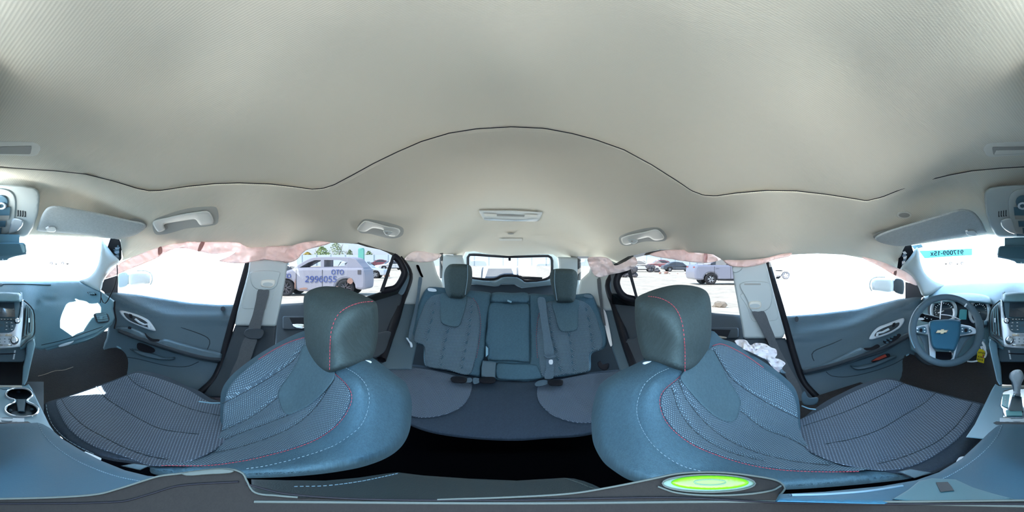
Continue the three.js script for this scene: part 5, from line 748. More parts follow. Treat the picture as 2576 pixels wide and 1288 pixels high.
{ const t = thing('steering_wheel', 'four-spoke steering wheel with silver spokes and bowtie emblem', 'steering wheel');
  const cx = 2380, cy = 831, D = (x, y) => 3.12 + (831 - y) * 0.0016, ring = oval(cx, cy, 85, 83.5, 48);
  const s = 3.12 * K;
  part(t, 'rim', tube(ring, 8.3 * s, { D, closed: true, n: 12, step: 5 }), M.plastic, 'leather rim');
  part(t, 'rim_sheen', tube(oval(cx, cy, 91, 89, 48).slice(20, 44), 1.2 * s, { D, off: 0.006, n: 6 }), M.silverDim, 'lighter outer edge, a painted sheen');  // sheen on the upper rim painted as a lighter tube
  part(t, 'rim_seam', bar(P(2309, 774, 3.2), P(2322, 782, 3.2), 0.004), M.silver); part(t, 'rim_seam', bar(P(2432, 764, 3.2), P(2427, 772, 3.2), 0.004), M.silver);
  part(t, 'spoke', skin(o(2291, 832, 2296, 826, 2310, 820, 2334, 816, 2338, 816, 2340, 842, 2320, 838, 2300, 834), { D, off: 0.0, th: 0.05, roll: 0.012, rw: 4, L: 6, sm: false }), M.silver, 'silver left spoke');
  part(t, 'spoke', skin(o(2412, 818, 2418, 816, 2440, 820, 2453, 826, 2459, 834, 2457, 840, 2436, 842, 2412, 846), { D, off: 0.0, th: 0.05, roll: 0.012, rw: 4, L: 6, sm: false }), M.silver, 'silver right spoke');
  part(t, 'spoke_back', skin(o(2296, 836, 2336, 844, 2341, 900, 2332, 905, 2324, 870, 2312, 846), { D, off: -0.03, th: 0.05, roll: 0.02, rw: 5, L: 7, sm: false }), M.plastic);
  part(t, 'spoke_back', skin(o(2456, 840, 2412, 848, 2396, 910, 2404, 908, 2416, 886, 2432, 858), { D, off: -0.03, th: 0.05, roll: 0.02, rw: 5, L: 7, sm: false }), M.plastic);
  part(t, 'lower_spoke', skin(o(2333, 818, 2340, 820, 2346, 866, 2354, 884, 2354, 902, 2360, 906, 2390, 906, 2396, 900, 2400, 880, 2410, 846, 2413, 818, 2418, 818, 2414, 850, 2404, 890, 2396, 918, 2370, 920, 2340, 914, 2336, 860), { D, off: -0.008, th: 0.05, roll: 0.012, rw: 3, L: 6, sm: false }), M.silver, 'silver forked lower spoke');
  part(t, 'lower_gap', skin(o(2352, 884, 2394, 886, 2394, 902, 2388, 906, 2360, 906, 2354, 900), { D, off: -0.06, th: 0.02, L: 8, sm: false }), M.rubber);
  const h = part(t, 'hub', skin(o(2337, 811, 2345, 806, 2370, 804, 2395, 803, 2412, 805, 2417, 809, 2414, 850, 2405, 876, 2400, 884, 2393, 883, 2365, 880, 2350, 878, 2342, 866, 2338, 840), { D, off: 0.04, th: 0.1, roll: 0.03, rw: 8, L: 7 }), M.leather, 'airbag cover');
  const em = part(h, 'emblem_rim', skin(o(2354.5, 836, 2358, 830, 2366, 830, 2367, 827.6, 2375, 827.6, 2375.5, 830, 2386, 830, 2382, 837, 2375, 837.5, 2374, 839.8, 2366, 839.8, 2366, 837.5, 2354.5, 838), { D, off: 0.05, th: 0.02, L: 6, sm: false }), M.chrome, 'bowtie emblem edge');
  part(em, 'emblem', skin(o(2356, 835.5, 2359, 831, 2367, 831, 2368, 828.8, 2374, 828.8, 2374.5, 831, 2383.5, 831, 2380.5, 836, 2374.2, 836.2, 2373, 838.8, 2367, 838.8, 2367, 836.4, 2356, 836.8), { D, off: 0.056, th: 0.01, L: 6, sm: false }), M.gold, 'gold bowtie');
  for (const [x0, pts] of [[2317, o(2305, 830, 2314, 823, 2328, 822, 2330, 838, 2312, 834)], [2430, o(2417, 823, 2435, 824, 2446, 834, 2436, 839, 2414, 841)]]) {
    const p = part(t, 'button_pad', skin(pts, { D, off: 0.014, th: 0.02, roll: 0.004, rw: 2, L: 6 }), M.key, 'dark button pad');
    part(p, 'round_button', skin(oval(x0, 830.5, 4, 5), { D, off: 0.024, th: 0.02, roll: 0.008, rw: 2, L: 4 }), M.rubber);
    for (const [dx, dy] of [[-9, -3], [-9, 4], [9, -3], [9, 4]]) part(p, 'button', skin(rbox(x0 + dx - 2, 830 + dy - 1.4, x0 + dx + 2, 830 + dy + 1.4, 0.8), { D, off: 0.02, th: 0.006, L: 4 }), M.print);
  }
}
{ const t = thing('zip_tie', 'thin white zip tie hanging across the left gauge', 'zip tie');
  part(t, 'strap', tube(o(2369, 755, 2367, 775, 2365.5, 791, 2365, 803), 0.003, { D: 3.3 }), M.white); part(t, 'strap', tube(o(2366, 791, 2385, 793, 2400, 797, 2416, 805), 0.003, { D: 3.28 }), M.white); part(t, 'strap', tube(o(2398, 776, 2400, 788, 2397, 802), 0.005, { D: 3.3 }), M.white); part(t, 'strap', tube(o(2389, 884, 2394, 889, 2398, 893), 0.004, { D: 3.1 }), M.white); part(t, 'strap', tube(o(2434, 909, 2446, 910, 2458, 908), 0.004, { D: 3.2 }), M.white); }
{ const t = thing('key_tag', 'yellow handwritten tag hanging from the ignition key on a white loop', 'tag');
  const D = 3.25;
  part(t, 'card', skin(o(2464, 877, 2479, 881, 2475, 914, 2456, 909, 2459, 885), { D, th: 0.006, L: 7, sm: false }), M.yellow, 'yellow card');
  part(t, 'loop', tube(o(2470, 878, 2468, 872, 2471, 870, 2475, 876, 2480, 884, 2481, 892, 2477, 900), 0.004, { D: D - 0.01 }), M.white); part(t, 'loop', tube(o(2478, 882, 2476, 868, 2471, 860), 0.006, { D: D - 0.01 }), M.white, 'wide white strap');
  part(t, 'key', skin(o(2470, 852, 2476, 851, 2479, 858, 2475, 863, 2472, 862), { D: D + 0.02, th: 0.03, roll: 0.006, rw: 2, L: 4 }), M.chrome, 'silver key head');
  part(t, 'handwriting', merge([lettering('Parke', 2470, 888, 4.6, D, { off: 0.002, depth: 0.002, mirrored: true, upside: true, tilt: 0.2 }), lettering('RACK', 2467, 898, 4.6, D, { off: 0.002, depth: 0.002, mirrored: true, tilt: 0.2 }), lettering('B1FB', 2465, 905, 4.6, D, { off: 0.002, depth: 0.002, mirrored: true, tilt: 0.2 })]), M.ink, 'black mirrored handwriting');
  part(t, 'red_mark', bar(P(2474, 892, D - 0.005), P(2473, 901, D - 0.005), 0.0025), M.red); }

// ---------------------------------------------------------------- items on the headliner
{ const onC = (pts, q) => skin(pts, { D: ceilD, ...q });
  for (const [s, label] of [[1, 'recessed grey roof pull cut by the left edge'], [-1, 'recessed grey roof pull cut by the right edge']]) {
    const m = s > 0 ? idm : rm, y0 = s > 0 ? 0 : 2, sh = (p) => m(p.map(([x, y]) => [x, y + y0 * Math.min(1, x / 60)]));
    const t = thing('roof_pull', label, 'pull handle');
    part(t, 'frame', onC(sh(o(-45, 355, 60, 356, 80, 357, 95, 361, 102, 369, 102, 375, 95, 388, 84, 393, 40, 391, -45, 390)), { off: 0.015, th: 0.03, roll: 0.012, rw: 4, L: 8, sm: false }), M.linerTrim, 'raised frame');
    part(t, 'recess', onC(sh(o(-45, 369, 79, 368, 80, 372, 77, 386, 74, 388, -45, 387)), { off: 0.022, th: 0.02, L: 9, sm: false }), M.recess, 'recess with its shade painted dark');  // darker inlay, the shade of the recess put into its colour
    part(t, 'recess_lip', onC(sh(o(-45, 377, 70, 376, 76, 386, 74, 388, -45, 387)), { off: 0.026, th: 0.02, roll: 0.006, rw: 4, L: 9, sm: false }), M.linerTrim);
  }
  const R = { D: roofD };
  // overhead consoles
  for (const [s, label] of [[1, 'grey overhead console with lamp at the left edge'], [-1, 'grey overhead console with lamp at the right edge']]) {
    const m = s > 0 ? idm : rm, D = (x, y) => 3.44 + (y - 470) * 0.0028, sk = (p, q) => skin(m(p), { D, ...q });
    const t = thing('overhead_console', label, 'overhead console');
    part(t, 'shell', sk(o(-45, 465, 20, 465, 57, 467, 86, 472, 96, 479, 100, 490, 100, 502, 96, 537, 86, 568, 72, 591, 62, 597, 49, 597, -45, 599), { off: 0.02, th: 0.12, roll: 0.03, rw: 6, L: 9, sm: false }), M.overhead);
    const i = part(t, 'inner_panel', sk(o(-45, 474, 0, 474, 23, 479, 34, 488, 39, 500, 40, 514, 37, 550, 24, 584, 0, 590, -45, 590), { off: 0.034, th: 0.03, roll: 0.015, rw: 4, L: 9 }), M.overhead);
    part(i, 'round_switch', sk(oval(2, 508, 19, 17), { off: 0.05, th: 0.03, roll: 0.012, rw: 4, L: 6 }), M.key, 'dark round switch');
    part(i, 'switch_ring', tube(m(oval(4, 518, 9, 7)), 0.006, { D, off: 0.06, closed: true, step: 4 }), M.silver);
    part(i, 'display', sk(o(-45, 522, 26, 521, 24, 542, -45, 543), { off: 0.05, th: 0.02, L: 8, sm: false }), M.key, 'dark display');
    part(i, 'display_lower', sk(o(-45, 543, 24, 542, 22, 552, -45, 553), { off: 0.046, th: 0.02, L: 8, sm: false }), M.recess);
    part(i, 'button', sk(o(-45, 556, 15, 556, 13, 571, -45, 571), { off: 0.05, th: 0.02, roll: 0.005, rw: 2, L: 7, sm: false }), M.key, 'blue-grey button');
    part(i, 'button', sk(o(-45, 573, 4, 573, 3, 588, -45, 588), { off: 0.05, th: 0.02, roll: 0.005, rw: 2, L: 7, sm: false }), M.key, 'blue-grey button');
    part(t, 'map_lamp', sk(o(31, 551, 40, 549, 55, 553, 59, 558, 57, 568, 48, 578, 36, 585, 22, 588, 24, 575), { off: 0.06, th: 0.04, roll: 0.015, rw: 5, L: 7 }), M.lens, 'clear lamp lens');
    for (let k = 0; k < 4; k++) part(t, 'slot', sk(o(44 + k * 6, 528 + k, 46.5 + k * 6, 529 + k, 46.5 + k * 6, 544 + k * 0.6, 43 + k * 6, 544 + k * 0.6, 44.5 + k * 6, 541), { off: 0.024, th: 0.01, L: 6, sm: false }), M.rubber);
    part(t, 'lower_gap', sk(o(-45, 589, 19, 588, 18, 594, -45, 595), { off: 0.024, th: 0.01, L: 6, sm: false }), M.key);
    // mirror below it
    const q = thing('rear_view_mirror', s > 0 ? 'interior mirror half hanging at the left edge' : 'interior mirror half hanging at the right edge', 'mirror'), dy = s > 0 ? 0 : 8, mm = (p) => m(p.map(([x, y]) => [x, y + dy]));
    part(q, 'housing', skin(mm(o(-45, 610, 48, 610, 60, 611, 65, 616, 68, 632, 66, 640, 40, 645, 24, 650, 18, 655, -45, 657)), { D: 3.6, th: 0.08, roll: 0.03, rw: 5, L: 8, sm: false }), M.dash);
    part(q, 'reflecting_glass', skin(mm(o(-45, 614, 48, 613, 58, 615, 62, 620, 63, 635, 40, 641, -45, 646)), { D: 3.58, th: 0.02, L: 12, sm: false }), M.mirror, 'dim mirror glass');
    part(q, 'mount', skin(mm(o(-45, 588, 49, 590, 49, 611, -45, 613)), { D: 3.68, th: 0.08, L: 12, sm: false }), M.dash);
    part(q, 'sensor_dot', skin(mm(oval(7, 653, 2, 2)), { D: 3.58, th: 0.02, L: 5 }), M.silver);
  }
  // sun visors
  const vz = (label, pts, D, clip, hinge) => { const t = thing('sun_visor', label, 'sun visor'); part(t, 'flap', skin(pts, { D, th: 0.05, roll: 0.03, rw: 8, L: 9 }), M.visor); const c = part(t, 'clip', skin(clip, { D, off: 0.02, th: 0.04, roll: 0.01, rw: 2, L: 5 }), M.grip); part(c, 'clip_shine', tube([clip[0], clip[1]], 0.006, { D, off: 0.026, sm: false }), M.white); part(t, 'hinge', skin(hinge, { D, off: -0.04, th: 0.06, L: 6 }), M.recess, 'dark hinge recess'); };
  vz('grey folded sun visor above the passenger windscreen', o(92, 578, 98, 560, 106, 540, 115, 526, 122, 521, 132, 518, 149, 518, 201, 527, 259, 538, 325, 553, 359, 560, 368, 568, 359, 580, 336, 593, 302, 600, 279, 600, 230, 593, 144, 585, 100, 582), F([[92, 578, 3.75], [132, 518, 3.5], [368, 568, 3.72], [302, 600, 3.85]]), o(117, 574, 124, 570, 138, 571, 141, 576, 138, 583, 119, 582), o(325, 553, 340, 549, 360, 556, 370, 566, 366, 574, 350, 562));
  vz('grey folded sun visor above the driver windscreen', o(2483, 584, 2480, 580, 2469, 556, 2454, 537, 2443, 530, 2433, 527, 2415, 526, 2356, 543, 2268, 569, 2225, 583, 2206, 592, 2200, 599, 2208, 607, 2224, 613, 2256, 619, 2292, 616, 2327, 609, 2386, 600, 2470, 587), F([[2483, 584, 3.75], [2433, 526, 3.5], [2200, 600, 3.72], [2292, 616, 3.85]]), o(2429, 582, 2434, 581, 2450, 580, 2458, 588, 2454, 594, 2432, 590), o(2244, 578, 2222, 580, 2206, 586, 2196, 594, 2200, 600, 2210, 588));
  { const t = thing('microphone_cover', 'small oval microphone grille above the driver visor', 'grille'), D = roofD; part(t, 'rim', skin(oval(2274, 541, 19, 9.5), { D, off: 0.02, th: 0.03, roll: 0.01, rw: 3, L: 6 }), M.linerTrim); part(t, 'mesh', skin(oval(2275, 541.5, 14, 6), { D, off: 0.026, th: 0.02, L: 5 }), M.recess); }
  // grab handles
  const gh = (label, pts, shade, m2, extra) => { const t = thing('grab_handle', label, 'grab handle'); part(t, 'bar', skin(pts, { D: roofD, off: 0.09, th: 0.06, roll: 0.03, rw: 5, L: 6 }), M.grip); part(t, 'recess_shade', skin(shade, { D: roofD, off: 0.012, th: 0.02, L: 7 }), M.gripShade); for (const [x, y, r] of m2) part(t, 'foot', skin(oval(x, y, r, r * 0.8), { D: roofD, off: 0.04, th: 0.09, L: 5 }), M.recess); if (extra) { const h = part(t, 'coat_hook', skin(extra, { D: roofD, off: 0.12, th: 0.05, roll: 0.012, rw: 2, L: 5 }), M.pillar, 'small folding hook'); const cx = extra.reduce((a, p) => a + p[0], 0) / extra.length, cy = extra.reduce((a, p) => a + p[1], 0) / extra.length; part(h, 'hook_gap', skin(oval(cx - 2, cy, 3, 1.8), { D: roofD, off: 0.126, th: 0.02, L: 4 }), M.recess); } };  // darker plate behind the bar paints the recess shading
  gh('grey grab handle above the front passenger window', o(388, 555, 420, 547, 460, 538, 500, 532, 520, 530, 528, 534, 535, 546, 538, 558, 535, 563, 506, 567, 500, 563, 493, 553, 484, 552, 450, 557, 420, 562, 412, 566, 416, 577, 400, 584, 394, 580, 387, 570, 384, 562), o(386, 556, 420, 540, 470, 525, 520, 520, 545, 523, 548, 560, 530, 568, 470, 575, 420, 588, 390, 588), [[416, 572, 7], [514, 560, 7]]);
  gh('short grey grab handle with coat hook above the left rear window', o(898, 576, 905, 566, 916, 556, 926, 556, 945, 561, 975, 569, 1003, 575, 1007, 582, 1004, 588, 998, 594, 985, 595, 976, 592, 964, 579, 950, 575, 938, 574, 930, 577, 922, 582, 914, 583, 901, 580), o(900, 570, 915, 552, 940, 553, 980, 561, 1014, 574, 1012, 592, 985, 600, 930, 588, 905, 585), [[912, 577, 5], [988, 588, 5]], o(964, 581, 970, 580, 988, 583, 982, 590, 976, 593, 970, 591));
  gh('short grey grab handle with coat hook above the right rear window', o(1562, 600, 1566, 596, 1585, 590, 1620, 583, 1645, 577, 1655, 578, 1665, 587, 1671, 597, 1668, 602, 1650, 605, 1642, 603, 1632, 597, 1615, 600, 1600, 604, 1590, 612, 1575, 616, 1566, 612), o(1558, 596, 1590, 582, 1640, 572, 1662, 575, 1678, 595, 1672, 606, 1620, 608, 1580, 618, 1562, 614), [[1578, 608, 5], [1656, 598, 5]], o(1580, 603, 1588, 601, 1604, 604, 1602, 610, 1592, 614, 1584, 610));
  { const t = thing('dome_light', 'rectangular rear dome light in the middle of the headliner', 'ceiling light'), D = roofD; part(t, 'frame', skin(o(1205, 529, 1285, 529, 1364, 533, 1364, 538, 1356, 554, 1351, 557, 1285, 557, 1222, 554, 1216, 552, 1206, 536), { D, off: 0.05, th: 0.06, roll: 0.02, rw: 4, L: 8, sm: false }), M.grip); part(t, 'lens', skin(o(1218, 549, 1230, 550, 1300, 553, 1320, 553, 1352, 550, 1352, 556, 1300, 557, 1230, 555, 1217, 553), { D, off: 0.066, th: 0.03, roll: 0.01, rw: 3, L: 7 }), M.lens, 'clear lower lens'); part(t, 'bar', skin(o(1250, 540, 1319, 542, 1319, 546, 1250, 544), { D, off: 0.06, th: 0.03, L: 7, sm: false }), M.recess); for (const x of [1218, 1320]) part(t, 'switch', skin(o(x, 537 + (x > 1300 ? 2 : 0), x + 31, 538 + (x > 1300 ? 2 : 0), x + 30, 545 + (x > 1300 ? 1 : 0), x + 1, 544 + (x > 1300 ? 1 : 0)), { D, off: 0.075, th: 0.03, roll: 0.008, rw: 2, L: 6, sm: false }), M.linerTrim); }
  { const t = thing('latch_cover', 'small slotted cover on the headliner above the tailgate', 'cover'), D = roofD; part(t, 'plate', skin(rbox(1256, 600, 1313, 606, 1), { D, off: 0.02, th: 0.03, roll: 0.006, rw: 2, L: 6 }), M.linerTrim); part(t, 'button', skin(oval(1285, 588, 8, 2), { D, off: 0.03, th: 0.05, L: 5 }), M.recess, 'dark oval button'); }
}
// gaps in the pillar trim, with foil and wires
{ const t = thing('exposed_frame', 'dark gap with foil and wires beside the passenger visor', 'wiring'); part(t, 'metal', skin(o(278, 598, 300, 598, 306, 620, 306, 650, 298, 662, 268, 628), { D: 4.13, th: 0.03, L: 10, sm: false }), M.rubber); for (let i = 0; i < 7; i++) part(t, 'foil', skin(o(284 + rnd() * 12, 618 + i * 5, 296 + rnd() * 6, 616 + i * 5, 300, 622 + i * 5, 288 + rnd() * 8, 624 + i * 5), { D: 4.09 + rnd() * 0.03, th: 0.01, L: 6, sm: false }), i % 2 ? M.foil : M.key); }
{ const t = thing('exposed_frame', 'dark gap with foil and wires beside the driver visor', 'wiring'); part(t, 'metal', skin(o(2292, 614, 2272, 614, 2262, 640, 2256, 680, 2270, 684, 2300, 640), { D: 4.13, th: 0.03, L: 10, sm: false }), M.rubber); for (let i = 0; i < 7; i++) part(t, 'foil', skin(o(2268 + rnd() * 8, 634 + i * 6, 2276 + rnd() * 8, 632 + i * 6, 2282 - i, 638 + i * 6, 2266 + rnd() * 8, 640 + i * 6), { D: 4.09 + rnd() * 0.03, th: 0.01, L: 6, sm: false }), i % 2 ? M.foil : M.white); }
lone('loose_wire', 'thin black wire dangling from the passenger pillar to the dashboard', 'wire', merge([tube(o(294, 665, 295, 690, 288, 720, 278, 742, 268, 760, 262, 764, 258, 758, 254, 748), 0.0026, { D: 3.62 }), tube(o(254, 735, 254, 748, 252, 762), 0.0022, { D: 3.62 })]), M.rubber);
lone('floor_wire', 'thin pale wire lying across the passenger footwell carpet', 'wire', tube(o(96, 946, 112, 942, 138, 933, 160, 931, 184, 923), 0.002, { D: floorL, off: 0.01 }), M.tan);

// ---------------------------------------------------------------- deployed curtain airbags and the cloth
function crumple(name, label, cat, pts, D, m, { amp = 0.04, fq = 0.035, off = 0, seams = [], L = 5 } = {}) {
  const t = thing(name, label, cat), sh = (x, y) => amp * (noise.noise(x * fq, y * fq * 1.6, 3.1) + 1.6 * Math.abs(noise.noise((x + y) * fq * 0.8, (y - x * 0.5) * fq * 2.2, 9.7)) - 0.4);
  part(t, 'fabric', skin(pts, { D, off, th: cat === 'airbag' ? 0 : 0.035, roll: 0.02, rw: 4, L, shape: sh }), m);
  for (const s of seams) part(t, 'seam', skin(s, { D, off: off + amp * 0.6, th: 0.02, L: 8, shape: sh }), M.airbagSeam, 'dark tether strip');
  return t;
}
const AB = 'limp pink curtain airbag ';
crumple('curtain_airbag', AB + 'hanging along the top of the passenger front window', 'airbag', o(265, 700, 283, 678, 305, 660, 345, 642, 403, 621, 478, 606, 521, 604, 576, 604, 625, 618, 632, 620, 740, 618, 752, 622, 760, 634, 748, 652, 730, 660, 707, 658, 670, 654, 641, 657, 609, 663, 576, 661, 551, 656, 575, 645, 592, 633, 560, 637, 534, 639, 498, 632, 465, 625, 440, 626, 416, 636, 400, 646, 380, 656, 348, 669, 320, 680, 296, 690, 280, 697), F([[265, 700, 3.85], [400, 630, 3.95], [576, 615, 3.9], [750, 640, 3.84]]), M.airbag, { seams: [o(398, 624, 406, 620, 408, 636, 399, 642), o(506, 608, 516, 607, 504, 632, 497, 632)] });
crumple('curtain_airbag', AB + 'sagging off the passenger door pillar', 'airbag', o(718, 632, 740, 616, 790, 606, 832, 610, 826, 614, 802, 621, 774, 628, 762, 636, 748, 648, 734, 657, 722, 662, 712, 658), 3.83, M.airbag, {});
crumple('curtain_airbag', 'small limp pink airbag end above the left belt pillar', 'airbag', o(1018, 653, 1026, 642, 1040, 633, 1060, 632, 1090, 637, 1110, 640, 1106, 648, 1092, 656, 1060, 660, 1035, 657), 5.05, M.airbagPale, {});
crumple('curtain_airbag', 'crumpled pale pink airbag bunched over the right belt pillar', 'airbag', o(1478, 650, 1500, 646, 1527, 648, 1537, 655, 1547, 668, 1573, 658, 1596, 646, 1604, 660, 1600, 668, 1583, 679, 1560, 686, 1538, 690, 1512, 697, 1498, 695, 1488, 680), (x, y) => 4.5, M.airbagPale, { amp: 0.09, fq: 0.045 });
crumple('curtain_airbag', AB + 'hanging into the right rear window', 'airbag', o(1634, 640, 1666, 630, 1713, 628, 1760, 630, 1796, 634, 1814, 650, 1812, 654, 1784, 661, 1759, 661, 1713, 656, 1690, 652, 1652, 646), 4.6, M.airbag, { seams: [o(1772, 634, 1779, 635, 1778, 660, 1771, 660)] });
crumple('curtain_airbag', AB + 'edge showing above the driver door pillar', 'airbag', o(1820, 655, 1860, 654, 1900, 652, 1930, 648, 1960, 640, 1992, 636, 1988, 644, 1950, 653, 1922, 663, 1900, 669, 1876, 672, 1850, 671, 1834, 668), 3.84, M.airbag, {});
crumple('curtain_airbag', AB + 'showing along the driver windscreen pillar', 'airbag', o(2168, 646, 2208, 655, 2262, 676, 2285, 688, 2302, 704, 2307, 718, 2298, 716, 2287, 711, 2265, 700, 2243, 689, 2222, 676, 2200, 664, 2180, 655), F([[2168, 648, 3.95], [2307, 718, 3.85], [2243, 680, 3.92]]), M.airbag, { seams: [o(2250, 682, 2256, 680, 2254, 694, 2248, 690)] });
crumple('cloth', 'crumpled white cloth draped over the driver seat shoulder', 'cloth', o(1848, 858, 1858, 854, 1877, 856, 1888, 868, 1900, 863, 1925, 865, 1940, 874, 1952, 879, 1955, 892, 1950, 900, 1962, 904, 1976, 914, 1970, 922, 1966, 930, 1960, 937, 1945, 926, 1930, 908, 1905, 894, 1884, 884, 1862, 874), F([[1850, 858, 2.85], [1960, 930, 2.85], [1950, 885, 3.0], [1900, 885, 2.78]]), M.ragWhite, { amp: 0.075, fq: 0.06, L: 4 });
lone('seat_clip', 'small grey clip under the white cloth on the driver seat', 'clip', skin(o(1961, 936, 1966, 928, 1972, 934, 1978, 938, 1970, 940), { D: 2.8, th: 0.03, roll: 0.01, rw: 2, L: 5 }), M.plastic);

// registration numbers written on the windscreen, seen from behind
{ const t = thing('windscreen_sticker', 'teal strip with mirrored number on the driver windscreen', 'sticker'), D = F([[2312, 640, 4.24], [2446, 634, 4.24], [2380, 600, 4.2]]);
  part(t, 'strip', skin(o(2312, 631, 2360, 629, 2446, 625, 2446, 642, 2380, 646, 2326, 650), { D: 4.22, th: 0.006, L: 12, sm: false }), new THREE.MeshPhysicalMaterial({ color: rgb(0.35, 0.72, 0.76), roughness: 0.8, transmission: 0.5, thickness: 0 }), 'teal strip');
  part(t, 'number', lettering('917009-15x', 2382, 636, 11.5, 4.22, { off: 0.008, depth: 0.004, mirrored: true, tilt: -0.05 }), M.ink, 'mirrored dark number');
  part(t, 'corner_strip', skin(o(2292, 618, 2318, 614, 2322, 622, 2300, 627), { D: 4.22, th: 0.006, L: 8, sm: false }), M.silverDim); }

// ---------------------------------------------------------------- the lot outside
const paint = (r, g, b, k = 0.35) => new THREE.MeshPhysicalMaterial({ color: rgb(r, g, b), roughness: k, clearcoat: 0.4 });
const C = { silver: paint(0.55, 0.6, 0.68), white: paint(0.8, 0.8, 0.8), dark: paint(0.06, 0.075, 0.1), grey: paint(0.27, 0.28, 0.36), burnt: std({ color: rgb(0.42, 0.42, 0.5), map: speckle, roughness: 0.9 }), rust: std({ color: rgb(0.42, 0.25, 0.2), roughness: 1 }), glass: std({ color: rgb(0.06, 0.075, 0.1), roughness: 0.15 }), tyre: std({ color: rgb(0.025, 0.025, 0.03), roughness: 0.9 }), ash: std({ color: rgb(0.12, 0.115, 0.13), roughness: 1 }), rimm: std({ color: rgb(0.6, 0.62, 0.66), metalness: 0.6, roughness: 0.4 }), lamp: std({ color: rgb(0.35, 0.03, 0.03), roughness: 0.3 }), head: std({ color: rgb(0.7, 0.75, 0.8), roughness: 0.2 }), maroon: paint(0.3, 0.08, 0.1), blue: paint(0.2, 0.3, 0.45) };
function prism(pts, width, bevel, holes = []) { const s = new THREE.Shape(spline(pts, true, 0.12).map((p) => new THREE.Vector2(...p))); for (const h of holes) s.holes.push(new THREE.Path(h.map((p) => new THREE.Vector2(...p)))); const g = new THREE.ExtrudeGeometry(s, { depth: width - 2 * bevel, bevelThickness: bevel, bevelSize: bevel, bevelOffset: -bevel, bevelSegments: 2, curveSegments: 6 }); g.translate(0, 0, -width / 2 + bevel); return g; }
